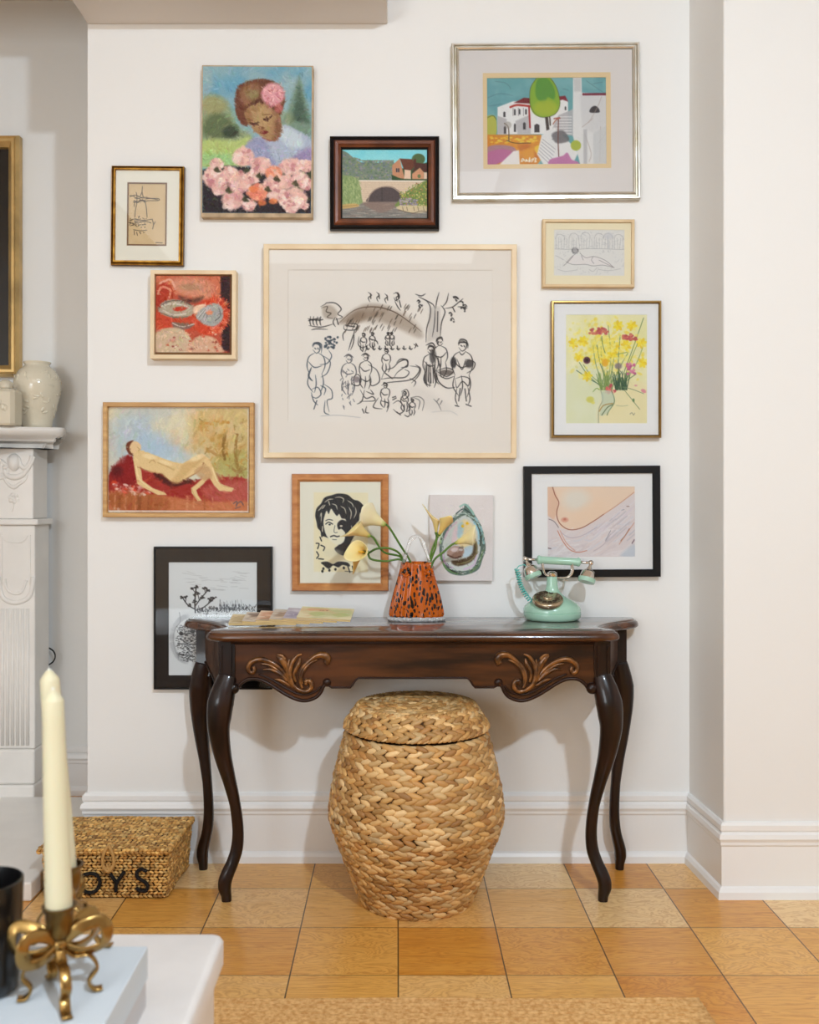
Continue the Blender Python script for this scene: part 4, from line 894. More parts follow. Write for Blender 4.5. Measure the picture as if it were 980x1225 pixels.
# 9 reclining figure
def art_nude():
    c = Cv(88, 80, 898, 683, 270, (206,204,190), 19)
    c.wash((178,196,206), 200, .45, 3, .8, (88,80,600,500)); c.wash((228,216,180), 140, .5, 3, .8); c.poly([(600,80),(898,80),(898,480),(720,480),(640,360),(560,300)], (206,176,110), .75, 80, True)
    c.wash((190,140,64), 60, .6, 4, .7, (560,130,898,480)); c.poly([(700,380),(898,330),(898,490),(730,470)], (170,166,96), .7, 40, True); c.wash((222,180,130), 50, .65, 4, .5, (400,80,898,400))
    c.ell(340,300,110,90,(166,192,216),.7,.7); c.ell(450,360,90,50,(180,200,214),.7,.7)
    for p, q in [([(760,240),(750,310),(760,380)],(124,90,40)),([(830,240),(820,340),(840,440)],(140,100,44)),([(700,160),(780,170)],(196,130,50)),([(620,170),(690,180)],(206,140,60)),([(790,420),(830,450),(880,430)],(150,110,60)),([(660,320),(720,360)],(176,130,70))]: c.line(p, 16, q, .7)
    for k in range(70): x, y = c.r.uniform(600,890), c.r.uniform(140,460); c.line([(x,y),(x+c.r.uniform(-20,20),y+c.r.uniform(5,30))], 8, [(196,140,60),(150,120,60),(226,200,140),(176,170,110)][k%4], .6)
    c.poly([(112,440),(180,400),(210,350),(260,390),(300,440),(440,470),(560,500),(720,480),(898,500),(898,640),(640,640),(420,600),(112,590)], (160,52,44), 1, 8, True)
    c.poly([(112,440),(200,360),(260,400),(250,520),(130,510)], (132,28,28), .8, 14, True); c.ell(145,450,36,30,(80,26,26),.7,.6); c.poly([(350,455),(420,480),(500,500),(600,495),(480,535),(400,510)], (66,32,28), .85, 10, True)
    c.poly([(640,540),(898,500),(898,620),(700,620)], (186,96,84), .8, 25, True); c.poly([(110,560),(430,590),(640,620),(898,620),(898,683),(110,672)], (196,120,80), 1, 12, True)
    c.poly([(120,575),(400,590),(430,670),(130,665)], (164,92,50), .8, 16, True)
    for k in range(26): x = c.r.uniform(120,700); c.line([(x,590),(x+c.r.uniform(-6,6),664)], 10, [(186,110,66),(140,76,42),(214,150,110)][k%3], .6)
    for k in range(26): x, y = c.r.uniform(110,330), c.r.uniform(510,580); c.ell(x, y, 16, 7, [(226,190,170),(214,70,44),(240,220,206)][k%3], .75, .4, .3)
    c.strokes(1000, 34, 11, lambda x, y: .3+.004*(x-y) if y > 400 else 1.9, 9, .5)
    sk, sh, hl = (226,196,142), (186,148,96), (240,218,170)
    c.poly([(236,352),(262,338),(320,340),(400,372),(470,396),(520,404),(580,370),(630,350),(668,372),(700,440),(735,520),(812,545),(800,565),(730,560),(700,530),(670,480),(640,520),(598,556),(608,586),(630,616),(606,618),(572,572),(568,545),(600,520),(650,470),(620,452),(560,480),(490,518),(450,506),(400,460),(340,455),(290,432),(262,410),(240,390)], sk, 1, 3)
    c.poly([(238,380),(262,380),(285,450),(290,500),(350,545),(420,570),(430,584),(380,584),(330,560),(262,522),(250,460)], sk, 1, 3)
    c.ell(245,315,36,38,(228,196,150),1,.12,.5); c.poly([(196,310),(206,284),(240,272),(225,292),(216,320),(228,345),(240,360),(212,348)], (110,56,36), 1, 3, True)
    c.poly([(262,330),(300,330),(310,352),(270,370),(240,352)], sk, 1, 3); c.line([(262,312),(275,325),(268,332)], 5, sh, .8)
    c.poly([(520,410),(600,380),(650,362),(620,400),(560,450),(490,516),(460,500),(500,450)], (206,168,112), .7, 14, True); c.line([(490,516),(560,480),(620,440),(640,400)], 7, (160,110,70), .7)
    c.poly([(590,440),(650,410),(690,470),(650,500),(600,470)], (196,156,112), .8, 10, True); c.line([(400,462),(450,505),(490,518)], 7, (150,96,62), .7); c.line([(262,425),(340,452),(400,462)], 6, (176,120,76), .7)
    c.line([(330,400),(344,386),(360,392)], 6, sh, .7); c.line([(380,400),(430,420),(470,440)], 9, sh, .5); c.ell(330,365,40,14,hl,.8,.6,.2); c.ell(420,400,40,12,hl,.7,.6,.3); c.ell(600,372,40,16,hl,.8,.6,-.4); c.line([(256,420),(272,490),(340,548)], 8, hl, .7); c.line([(690,430),(716,500),(750,530)], 8, hl, .7)
    c.line([(700,440),(735,520),(790,540)], 4, sh, .6); c.line([(572,548),(590,590),(612,612)], 4, sh, .6)
    c.line([(810,632),(830,620),(826,648)], 6, (90,86,96), .8); c.line([(826,640),(850,620),(866,640)], 6, (90,86,96), .8); c.line([(820,660),(850,650)], 5, (90,86,96), .8)
    c.line([(92,84),(890,86)], 7, (236,228,216), .9, False); c.line([(92,84),(94,680)], 9, (236,224,206), .9, False); c.line([(94,676),(890,678)], 8, (236,222,208), .9, False); c.line([(893,86),(893,680)], 6, (226,214,196), .8, False)
    c.strokes(500, 22, 7, .5, 7, .4); c.grain(3.5); return c
picture('framed_painting', 'oil painting of a pale figure reclining on red cloth in honey wood frame', (122.7,481.2,303.5,618.8), .03,
    [(0,0),(0,.028),(.002,.03),(.012,.03),(.014,.028),(.014,.008)], ['oakf'], None, art=art_nude(), artmat='paint', artrect=(127.8,486.4,297.9,613), glass=False, rot=.1, recess=.014, cat='painting')
# 10 ink portrait
def art_boy():
    c = Cv(103, 93, 438, 515, 180, (241,235,217), 20); c.poly([(160,138),(386,140),(384,470),(160,468)], (244,232,196), 1, 1); k = (34,40,48); p = (244,236,210)
    c.poly([(166,235),(172,205),(190,185),(205,160),(235,150),(262,143),(300,148),(325,168),(350,176),(372,205),(352,225),(348,255),(335,270),(338,300),(322,330),(312,352),(318,372),(290,400),(262,392),(246,372),(262,352),(205,322),(192,325),(188,300),(176,285),(172,262)], k, 1, 1.5, True)
    c.poly([(206,232),(214,214),(222,228),(232,206),(244,222),(256,236),(266,228),(276,246),(292,250),(296,276),(290,300),(298,322),(284,344),(264,356),(240,348),(218,326),(206,300),(200,262)], p, 1, 1.5, True)
    c.poly([(258,268),(276,252),(298,262),(304,292),(294,306),(276,290),(262,292)], k, 1, 2, True); c.ell(274,278,6,4,p,.9,.3); c.poly([(292,300),(306,306),(300,340),(284,352),(290,326)], k, 1, 2, True)
    for q in [[(178,215),(188,205),(200,190)],[(186,240),(192,225),(190,262)],[(205,180),(222,168),(240,166)],[(248,160),(268,158),(284,166),(280,182)],[(300,172),(318,184),(326,200)],[(236,186),(252,192),(258,210)],[(272,196),(288,206),(294,226)],[(196,205),(206,192)],[(306,200),(316,222),(312,250)],[(332,200),(336,222),(326,246)],[(316,276),(318,296),(310,320)],[(196,280),(196,300)],[(222,176),(226,190)]]: c.line(q, 4.2, p, .8, True, True)
    c.line([(210,270),(222,262),(238,270)], 4.5, k); c.ell(226,272,5,3.5,k); c.line([(210,256),(222,251),(238,254)], 3.5, k); c.line([(248,276),(244,300),(250,306),(258,304)], 2.6, k, .8); c.line([(230,322),(244,318),(256,322),(266,320)], 5.5, k); c.line([(238,334),(254,335)], 3, k, .7)
    for q in [[(170,350),(182,352),(176,372)],[(190,358),(205,366),(200,380)],[(172,385),(180,400),(172,412)],[(192,340),(186,324)],[(180,414),(200,416)],[(300,440),(310,470)],[(320,445),(326,466)]]: c.line(q, 5, k)
    c.poly([(190,430),(215,426),(240,436),(262,426),(300,430),(310,446),(280,440),(262,450),(240,442),(222,456),(200,440)], k, 1, 2, True)
    for x, y in [(200,455),(225,462),(250,458),(285,452),(196,466)]: c.ell(x, y, 5, 6, k, 1, .3)
    c.line([(290,466),(325,468)], 2.5, k, .8); c.ell(240,390,40,16,(226,218,190),.5,.7)
    return c
picture('framed_portrait', 'black and cream ink portrait of a dark haired youth in orange cedar frame', (348.8,566.8,465,707.5), .03,
    [(0,0),(0,.022),(.003,.028),(.018,.028),(.025,.022),(.027,.02),(.0275,.008)], ['orange'], None, art=art_boy(), artrect=(359,576,455.5,697.5), rot=0)
# 11 oyster
def art_oyster():
    c = Cv(642, 147, 910, 508, 170, (222,215,214), 21); c.wash((228,222,220), 80, .5, 3, .5)
    c.poly([(782,212),(792,184),(815,200),(835,232),(858,270),(872,320),(880,370),(866,420),(850,460),(810,480),(765,486),(720,470),(690,420),(684,370),(690,325),(715,275),(745,240)], (98,116,108), 1, 2, True)
    c.poly([(778,236),(805,236),(835,268),(852,315),(858,370),(845,420),(820,458),(770,468),(725,452),(700,410),(696,360),(712,310),(740,265)], (204,210,206), 1, 3, True)
    for q, col, w in [([(770,196),(792,186),(812,204),(828,228)],(150,190,180),8),([(755,225),(785,205),(815,225)],(60,80,76),6),([(748,240),(785,222),(830,245)],(180,200,192),6),([(835,240),(862,290),(872,350)],(150,196,200),8),([(868,380),(850,440),(815,472)],(110,140,96),8),([(690,400),(712,455),(760,478)],(110,150,90),9),([(688,350),(694,310),(720,268)],(170,200,150),8),([(700,420),(735,465),(790,478)],(60,60,54),6),([(846,280),(858,320),(856,360)],(60,70,66),5),([(705,330),(725,290),(755,262)],(206,176,190),8),([(700,380),(706,430),(740,455)],(196,170,200),9),([(840,400),(830,440),(790,460)],(210,190,214),9),([(830,260),(848,300),(850,350)],(160,206,220),8)]: c.line(q, w, col, .85)
    for _ in range(120):
        a = c.r.uniform(0,2*PI); x, y = 782+92*math.cos(a)*c.r.uniform(.9,1.03), 350+130*math.sin(a)*c.r.uniform(.9,1.03); c.line([(x,y),(x+8*math.sin(a),y-8*math.cos(a))], 3, [(60,72,66),(200,214,206),(140,170,150),(230,232,226),(90,100,80)][_%5], .7, False)
    c.poly([(835,330),(846,372),(830,418),(790,442),(750,444),(735,425),(770,420),(815,400),(826,365)], (92,76,56), 1, 5, True); c.line([(838,340),(840,390),(810,425),(760,438)], 6, (140,130,90), .8)
    c.poly([(760,290),(790,250),(830,280),(838,330),(820,360),(770,370)], (238,214,156), .8, 10, True); c.poly([(790,370),(825,360),(820,395),(785,410)], (180,206,222), .8, 8, True)
    c.poly([(765,270),(782,262),(785,300),(768,330),(755,310)], (160,200,220), .8, 7, True); c.ell(782,277,6,7,(236,190,40),1,.3); c.ell(801,266,6,6,(236,190,40),1,.3); c.poly([(745,290),(760,280),(755,340),(735,350)], (226,200,206), .8, 6, True)
    c.poly([(716,395),(728,370),(755,360),(785,372),(788,392),(770,410),(740,414)], (176,148,136), 1, 4, True); c.ell(750,378,18,9,(222,206,206),.8,.5); c.ell(775,378,9,5,(236,236,240),.9,.4); c.line([(720,400),(750,412),(775,405)], 7, (110,84,76), .9); c.line([(765,368),(785,366)], 4, (90,110,130), .8)
    c.strokes(260, 12, 4, 1.2, 8, .5, (690,190,875,480), 1.2); c.grain(2); return c
canvas('oyster_painting', 'small unframed canvas painting of an oyster shell on a pale ground', (513.6,592,590,695), .022, art_oyster(), 'paint', side='canvasw', rot=.3)
# 12 drape print
def art_drape():
    c = Cv(271, 183, 783, 594, 230, (238,214,198), 22)
    c.wash((240,216,196), 120, .5, 3, .7)
    c.poly([(300,183),(783,183),(783,215),(640,320),(530,395),(470,425),(400,436),(350,420),(328,370),(325,320),(338,280),(310,230)], (240,214,190), 1, 5, True)
    c.ell(440,260,80,60,(232,226,214),.8,.8); c.ell(520,330,120,50,(242,212,184),.6,.8,-.5); c.poly([(271,183),(302,183),(335,270),(322,340),(300,380),(271,350)], (232,196,170), 1, 5, True)
    c.poly([(271,350),(325,390),(352,424),(400,438),(470,428),(545,388),(640,322),(783,222),(783,594),(271,594)], (228,216,214), 1, 4)
    c.wash((232,220,220), 90, .5, 4, .0); 
    for k in range(70):
        x, y = c.r.uniform(290,770), c.r.uniform(400,585)
        if y < np.interp(x, [271,330,400,470,545,640,783], [350,400,436,426,386,322,222])+45: continue
        c.line([(x-40,y+c.r.uniform(-12,30)),(x,y),(x+50,y-c.r.uniform(5,60))], 9, [(236,228,228),(216,202,202),(230,212,206),(214,214,222),(240,232,230)][k%5], .5)
    for k in range(40):
        x = c.r.uniform(560,780); y = c.r.uniform(np.interp(x, [545,640,783], [386,322,222])+34, 500); c.line([(x-26,y+22),(x,y),(x+30,y-26)], 8, [(232,226,228),(214,200,200),(196,190,196),(226,214,220)][k%4], .6)
    c.line([(302,184),(316,232),(338,275),(326,325),(328,365),(350,405),(400,434),(470,424),(545,382),(600,345)], 5, (150,76,54), .9); c.line([(600,345),(680,292),(778,218)], 5, (206,150,120), .8)
    c.ell(372,376,22,15,(226,168,146),.9,.4); c.ell(372,374,9,7,(206,128,108),.9,.4)
    for q, col, w in [([(330,440),(360,500),(400,550),(450,566),(500,556)],(206,120,86),5),([(345,440),(380,510),(430,556)],(222,160,130),5),([(280,372),(310,386),(335,420)],(130,110,110),5),([(700,500),(725,470),(750,430)],(130,76,50),6),([(690,520),(740,450),(778,395)],(206,150,120),5),([(610,500),(640,440)],(140,136,146),4),([(272,540),(290,544)],(110,76,76),6),([(765,515),(778,495)],(110,84,96),7),([(735,300),(748,300)],(130,90,70),5),([(705,322),(720,318)],(150,150,160),4),([(350,450),(400,480),(470,470),(560,420)],(190,176,186),4),([(540,560),(600,520),(640,460)],(196,180,184),5)]: c.line(q, w, col, .8)
    c.poly([(720,560),(783,520),(783,594),(700,594)], (196,206,216), .7, 20, True); c.grain(2); return c
picture('framed_print', 'pale print of skin and draped cloth in a black frame behind the telephone', (627.5,557.3,790.6,690.5), .028,
    [(0,0),(0,.026),(.001,.028),(.023,.028),(.024,.026),(.024,.008)], ['blacklac'], None, mat='mat_w', window=(655.4,582.2,759.8,666.2), art=art_drape(), artrect=(655.2,582,760,666.4), rot=-.3)
# 13 tree sketch
def art_tree():
    c = Cv(119, 122, 519, 634, 200, (228,228,226), 23); k = (40,38,40)
    for _ in range(34): x, y = c.r.uniform(180,450), c.r.uniform(160,250); c.line([(x,y),(x+c.r.uniform(20,60),y+c.r.uniform(-3,12))], 2, (176,174,172), .6)
    c.line([(240,350),(238,300),(244,232)], 6, k); c.line([(240,320),(262,290),(298,248)], 5, k); c.line([(238,335),(205,315),(182,282)], 5, k); c.line([(242,340),(280,325),(326,285)], 5, k); c.line([(258,296),(250,262)], 3.5, k); c.line([(285,262),(282,240)], 3.5, k); c.line([(300,306),(306,285)], 3.5, k); c.line([(196,305),(198,282)], 3.5, k); c.line([(240,262),(225,240)], 3, k); c.line([(262,290),(284,284)], 3, k)
    for x, y in [(244,232),(298,248),(182,282),(326,285),(250,262),(282,240),(306,285),(198,282),(225,240),(240,270),(272,278),(215,318),(314,296),(236,300)]:
        for q in range(5): c.ell(x+c.r.uniform(-8,8), y+c.r.uniform(-6,6), 5, 3.6, k, .85, .4)
    for _ in range(200):
        x = c.r.uniform(250,510); y = 345+c.r.normal(0,6)-(8 if x > 300 else 0); c.line([(x,y),(x+c.r.uniform(-6,6),y-c.r.uniform(0,14))], 2.6, k, .7, False)
    for x in (370,383,410,422,438,352): c.line([(x,342),(x,290+c.r.uniform(0,30))], 3, (90,88,90), .8, False); c.ell(x, 318, 4, 6, k, .7, .5)
    for x in range(350,450,8): c.line([(x,300+c.r.uniform(-10,10)),(x+6,330)], 2, (140,138,138), .7, False)
    for _ in range(70): a = c.r.uniform(1.7,4.6); c.ell(215+80*math.cos(a), 470+105*math.sin(a), 12, 10, (190,190,190), .35, .6)
    for _ in range(420):
        x, y = c.r.uniform(158,245), c.r.uniform(405,572); q = abs((x-215)/75)**2+abs((y-470)/110)**2
        if q < 1: c.line([(x,y),(x+c.r.uniform(-9,9),y+c.r.uniform(-3,3))], 3, k if c.r.rand() < .6 else (120,120,120), .75, False)
    c.ell(176,445,9,9,k,.9,.4); c.ell(228,435,10,8,k,.9,.4); c.line([(160,490),(205,492),(245,492)], 3.5, k); c.line([(168,540),(236,548)], 3, k, .8)
    c.line([(150,420),(140,460),(146,510),(165,560)], 3, (150,150,150), .7); c.line([(168,350),(172,390),(150,420)], 3, (120,120,120), .7)
    return c
picture('framed_etching', 'black and white tree etching in a wide black frame partly behind the console', (183.4,654.2,325.3,825.2), .026,
    [(0,0),(0,.022),(.001,.024),(.005,.024),(.006,.02),(.006,.008)], ['blacklac'], None, mat='mat_k', window=(201.8,672.7,307.3,807.9), art=art_tree(), artrect=(201.5,672.3,307.6,808.2), rot=0)
# mirror over the mantel, its dark reflection painted into the glass colour
T = thing('dark_framed_mirror', (-1.93,.7,2.05), 'dark mirror in a deep gold frame cut off by the left edge', 'mirror')
Dm = 3.75; x1 = W(22,0,Dm).x; z1 = W(0,161,Dm).z; z0 = W(0,450,Dm).z; x0 = x1-.9
b = MB()
def swp(b, prof, y0):
    b2 = MB(); sweep_frame(b2, x0, x1, z0, z1, prof, None); b.add([(v[0], v[1]+y0, v[2]) for v in b2.v], b2.f)
swp(b, [(0,0),(0,.03),(.008,.05),(.016,.044),(.026,.044),(.044,.026),(.047,.008)], .7); b.build('frame', 'champ', T)
b = MB(); b.box(x0+.02, x1-.02, .688, .694, z0+.02, z1-.02); b.build('mirror_pane', 'mirror', T)
# ------------------------------------------------------------------ console table
TX = .045
K = thing('console_table', (TX, -.18, 0), 'dark carved walnut console table with cabriole legs against the white wall', 'console table')
TXF = TX+.003
half = [(0,-.004),(.55,-.004),(.685,-.004),(.706,-.022),(.710,-.05),(.692,-.085),(.645,-.125),(.595,-.175),(.563,-.225),(.553,-.262),(.566,-.29),(.585,-.312),(.583,-.338),(.552,-.356),(.50,-.362),(.3,-.362),(0,-.362)]
P0 = crom([(p[0],p[1],0) for p in half], 5)
right = [(TX+p.x, p.y) for p in P0]; left = [(TX-p.x, p.y) for p in P0[1:-1]][::-1]
outl = right+left      # runs rear centre > right > front > left
def toff(pts, d, z):
    n = len(pts); r = []
    for i in range(n):
        a, c = Vector(pts[i-1]), Vector(pts[(i+1)%n]); t = (c-a).normalized(); nn = Vector((t.y,-t.x))*-1
        x, y = pts[i][0]+nn.x*d, pts[i][1]+nn.y*d; r.append((x, min(y, -.030), z))
    return r
prof = [(-.020,.747),(-.016,.750),(-.006,.751),(-.001,.755),(0,.761),(-.002,.768),(-.007,.773),(-.010,.774),(-.011,.778),(-.016,.780)]
b = MB(); rr_ = [toff(outl, d, z) for d, z in prof]
b.rings(rr_, True, True)
b.build('tabletop', ['walnut'], K, smooth=True, angle=35)
b = MB(); b.rings([toff(outl, d, z) for d, z in [(-.012,.7495),(-.004,.7515),(.0015,.756),(.0018,.762),(-.001,.7685),(-.006,.773)]], True, False)
b.build('moulded_edge', 'edge', K, smooth=True)
ya = -.318     # face of the front apron
def A(px, py, D=WD+ya): return W(px, py, D)
def apx(u): return TX+u
# apron lower outline, right half mirrored to left (distance from centre, height)
low = [(0,.640),(.155,.640),(.163,.634),(.172,.620),(.178,.613),(.232,.613),(.240,.618),(.247,.622)]
lobe = [(.247,.622),(.256,.614),(.262,.60),(.275,.585),(.300,.575),(.325,.576),(.355,.588),(.385,.606),(.410,.622),(.435,.634),(.455,.637),(.475,.634),(.492,.622),(.505,.608),(.54,.60)]
lowp = low[:-1]+[(p.x,p.y) for p in crom([(a,c,0) for a, c in lobe], 4)]
poly = [(TX+u, z) for u, z in lowp]; poly = [(TX-u, z) for u, z in lowp[1:][::-1]]+poly
poly = poly+[(TX+.54,.752),(TX-.54,.752)]
b = MB(); b.prism_xz(poly, ya, ya+.022); b.build('front_apron', 'apron', K)
b = MB()
for s in (1,-1):
    b.tube([(TX+s*u, ya-.001, z+.002) for u, z in lowp[7:]], .0052, 8, up=(0,1,0))
    b.tube([(TX+s*u, ya-.002, z+.012) for u, z in [(p.x,p.y) for p in crom([(a,c,0) for a, c in [(.262,.606),(.275,.592),(.300,.582),(.325,.583),(.352,.594),(.384,.613),(.41,.628),(.44,.640)]],4)]], .003, 8, up=(0,1,0))
    b.lathe([(.001,-.008),(.008,-.007),(.012,-.002),(.0125,.004)], (TX+s*.245, ya, .628), 20, axis=(0,1,0))
b.tube([(TX+s_, ya-.001, z+.001) for s_, z in [(-u, z) for u, z in low[::-1]]+low[1:]], .0032, 6, up=(0,1,0))
b.tube([(TX-.52,ya-.002,.742),(TX+.52,ya-.002,.742)], .005, 8)
b.build('apron_moulding', 'bead', K, smooth=True)
# leaf scroll carving, drawn once and mirrored
def carve(b, s):
    def Q(x, y, d=0):      # x,y in the close-up's frame of the left carving
        w = A(280+x/7, 770+y/7); u = TX-w.x
        return Vector((TX-s*u, ya-.004-d, w.z))
    def sw(pts, rad, d=0, k=5, flat=1.0): 
        b.tube(crom([Q(x, y, d) for x, y in pts], k), [r*.0024/7*7*.1428*7/1 for r in lerpl(rad, k)], 8, up=(0,1,0), flat=.9)
    u = 1
    sw([(165,190),(172,215),(160,240),(135,235),(122,205),(135,165),(175,138),(225,130),(280,142),(340,170),(395,215),(440,270),(470,330)], [2.2,2.6,2.6,2.8,3,3.2,3.4,3.4,3.2,3,2.6,2.2,1.6])
    sw([(230,165),(290,175),(345,205),(400,250),(445,300)], [.8,1.6,2,2,1.4], .001)
    sw([(245,215),(300,210),(350,230),(400,260),(450,310)], [.6,1.6,2.2,2,1.4], .002)
    sw([(340,295),(380,300),(420,320),(470,350)], [.6,2,2.2,1.4], .001)
    sw([(362,95),(395,125),(425,165),(440,215),(455,280),(480,340)], [1.4,4.2,4,2.8,2,1.6], .002)
    sw([(360,88),(400,95),(432,130)], [.8,1.8,2.2], .004)
    sw([(570,85),(530,100),(495,145),(475,200),(470,260),(490,330),(520,370)], [.8,2,2.6,2.8,2.8,2.4,1.8], .003)
    sw([(555,120),(545,165),(520,210),(505,260),(520,320)], [1,2.8,2.6,2.2,1.6], .001)
    sw([(465,130),(455,190),(452,260),(480,340),(530,385)], [1,2,2.2,2,1.6])
    sw([(770,165),(785,130),(770,100),(730,90),(680,105),(625,150),(580,200),(555,260),(560,330),(575,370)], [3.6,4.4,4.6,4,3.2,3,2.8,2.4,2,1.6], .002)
    sw([(700,130),(640,160),(590,215),(568,280),(575,330)], [.8,1.6,1.8,1.6,1], .005)
    sw([(600,322),(612,308),(640,315),(652,345),(640,378),(600,398),(550,385),(505,350),(470,300)], [2.6,2.8,2.8,2.8,2.8,2.8,2.6,2.2,1.6], .003)
    b.ellipsoid(Q(775,150), (.007,0,0), (0,.006,0), (0,0,.008), 10, 6)
    b.ellipsoid(Q(605,330), (.006,0,0), (0,.006,0), (0,0,.006), 10, 6)
for s in (1,-1):
    b = MB(); carve(b, s); b.build('carved_leaf_scroll', 'carve', K, smooth=True)
# side aprons: curved panels from the front posts to the rear posts
for s in (1,-1):
    n = 12; top, bot, top2, bot2 = [], [], [], []
    for i in range(n+1):
        t = i/n; y = -.30+t*.245; u = .556+.100*t**1.3-.012*math.sin(PI*t)
        zb = .615-.022*math.sin(PI*min(1,t*1.0))+ (.05*max(0,t-.55)/.45)
        top.append((TX+s*u,y,.75)); bot.append((TX+s*u,y,zb)); top2.append((TX+s*(u-.02),y,.75)); bot2.append((TX+s*(u-.02),y,zb))
    b = MB(); b.rings([[top[i],bot[i],bot2[i],top2[i]] for i in range(n+1)]); b.build('side_apron', 'apron_side', K, smooth=True, angle=40)
    b = MB(); b.tube([(v[0]+s*.001, v[1], v[2]) for v in bot], .004, 8); b.build('side_moulding', 'walnut_leg', K, smooth=True)
b = MB(); b.box(TX-.60, TX+.60, -.055, -.035, .645, .75); b.build('rear_apron', 'walnut_leg', K)
# cabriole legs
LP = [(811,271,22),(826,267,27),(842,263.5,30),(858,262,28),(875,261.5,24.5),(906,265.5,19.5),(937,272,15),(968,278,12.5),(999,281,13),(1022,280,14),(1038,275.5,14),(1049,271,15),(1058,268,15.5),(1066,267.5,15),(1075,269,12),(1084,269.5,11)]
def leg(front, s, top):
    path, rad = [], []
    for py, px, w in LP:
        z = CH-(py-CY)/421.5; z = max(z, .0)
        off = (272-px)/421.5
        if front: x = .4825+.048+off*1.05; y = -.302-off*.8
        else: x = .598+.043+off*.7; y = -.072+off*.5
        path.append(Vector((TX+(.006 if front else 0)+s*(x+.003), y, z))); rad.append(w/2/421.5*(1.06 if front else .98))
    z0 = path[-1].z
    for p in path: p.z = (p.z-z0)*(.633/(path[0].z-z0)) if False else p.z-z0
    k = 4; P = crom(path, k); r = lerpl(rad, k)
    b = MB(); b.tube(P, r, 16, up=(0,1,0), power=2.6, rot=PI/4*0)
    # post above the knee
    x, y = path[0].x, path[0].y; h = .0235 if front else .021
    xx = TX+(.005 if front else 0)+s*(.536 if front else .648); yy = -.300 if front else -.056
    zt = path[0].z-.02
    b.rings([[(x+s*0-.02,y-.02,zt-.02),(x+.02,y-.02,zt-.02),(x+.02,y+.02,zt-.02),(x-.02,y+.02,zt-.02)],
             [(xx-h,yy-h,zt+.05),(xx+h,yy-h,zt+.05),(xx+h,yy+h,zt+.05),(xx-h,yy+h,zt+.05)],[(xx-h,yy-h,.75),(xx+h,yy-h,.75),(xx+h,yy+h,.75),(xx-h,yy+h,.75)]])
    if front:
        b.ellipsoid((TX+s*.512, -.322, .612), (.017,0,0), (0,.014,0), (0,0,.017), 12, 8)
        b.tube([(xx-.014,yy-h-.001,.735),(xx-.014,yy-h-.001,.645)], .0022, 6); b.tube([(xx+.014,yy-h-.001,.735),(xx+.014,yy-h-.001,.645)], .0022, 6)
    o = b.build('leg', 'walnut_leg', K, smooth=True, angle=50)
for s in (-1,1): leg(True, s, .62)
for s in (-1,1): leg(False, s, .62)

# ------------------------------------------------------------------ woven hamper
H = thing('woven_hamper', (.056, -.285, 0), 'barrel shaped braided water hyacinth hamper under the console table', 'basket')
hp = [(.150,.0),(.160,.008),(.178,.05),(.205,.12),(.232,.19),(.247,.235),(.248,.265),(.241,.32),(.229,.38),(.214,.44),(.200,.487)]
lidp = [(.205,.500),(.203,.510),(.188,.53),(.175,.55),(.165,.558)]
hc = H.location
def prof_at(pr, t):
    L = [0]
    for i in range(1, len(pr)): L.append(L[-1]+math.dist(pr[i], pr[i-1]))
    q = t*L[-1]; r = np.interp(q, L, [p[0] for p in pr]); z = np.interp(q, L, [p[1] for p in pr])
    r2 = np.interp(min(q+.004, L[-1]), L, [p[0] for p in pr]); z2 = np.interp(min(q+.004, L[-1]), L, [p[1] for p in pr]); r1 = np.interp(max(q-.004,0), L, [p[0] for p in pr]); z1 = np.interp(max(q-.004,0), L, [p[1] for p in pr])
    d = Vector((r2-r1, 0, z2-z1)).normalized(); return r, z, d, L[-1]
tones = [(216,172,112),(204,156,94),(224,184,126),(190,140,80),(212,166,102),(228,192,138),(198,150,88),(182,130,72)]
def braid(b, pr, rows, pitch, rnd, ln=.052, wd=.0105, c=hc, ang=.42):
    for r in range(rows):
        rad, z, d, L = prof_at(pr, (r+.5)/rows); n = max(10, int(2*PI*rad/pitch)); ph = rnd.random()*2*PI
        for sub in (-1, 1):
            for k in range(n):
                a = ph+2*PI*(k+(.5 if sub > 0 else 0)+rnd.uniform(-.12,.12))/n
                er = Vector((math.cos(a), math.sin(a), 0)); et = Vector((-math.sin(a), math.cos(a), 0)); ed = er*d.x+Vector((0,0,d.z)); nn = et.cross(ed)
                if nn.dot(er) < 0 and abs(d.z) > .2: nn = -nn
                if abs(d.z) <= .2 and nn.z < 0: nn = -nn
                al = -sub*(ang+rnd.uniform(-.1,.1)); u = et*math.cos(al)+ed*math.sin(al); w = nn.cross(u)
                u2 = (u+nn*rnd.uniform(.02,.16)).normalized()
                h = L/rows
                pos = c+er*rad+Vector((0,0,z))+ed*(sub*h*.24)+nn*rnd.uniform(-.0005,.0015)
                t = tones[rnd.randrange(8)]; q = rnd.uniform(.86,1.1); col = lin([min(255,v*q) for v in t])
                b.ellipsoid(pos, u2*ln/2*rnd.uniform(.85,1.1), w*wd*rnd.uniform(.85,1.1), nn*.0062, 8, 5, col=tuple(col))
rnd = random.Random(4)
b = MB(); b.lathe([(r-.002, z) for r, z in hp]+[(.185,.487),(.14,.01)], hc, 64); b.build('inner_shell', 'gapshade', H, smooth=True)
b = MB(); braid(b, hp, 17, .031, rnd, .050, .0098, hc, .33); b.build('woven_body', 'weave', H, smooth=True)
Lid = MB(); Lid.lathe([(.190,.493),(.199,.494)]+[(r-.002,z) for r, z in lidp[1:]]+[(.12,.562),(.02,.564)], hc, 64); lo = Lid.build('lid', 'gapshade', H, smooth=True)
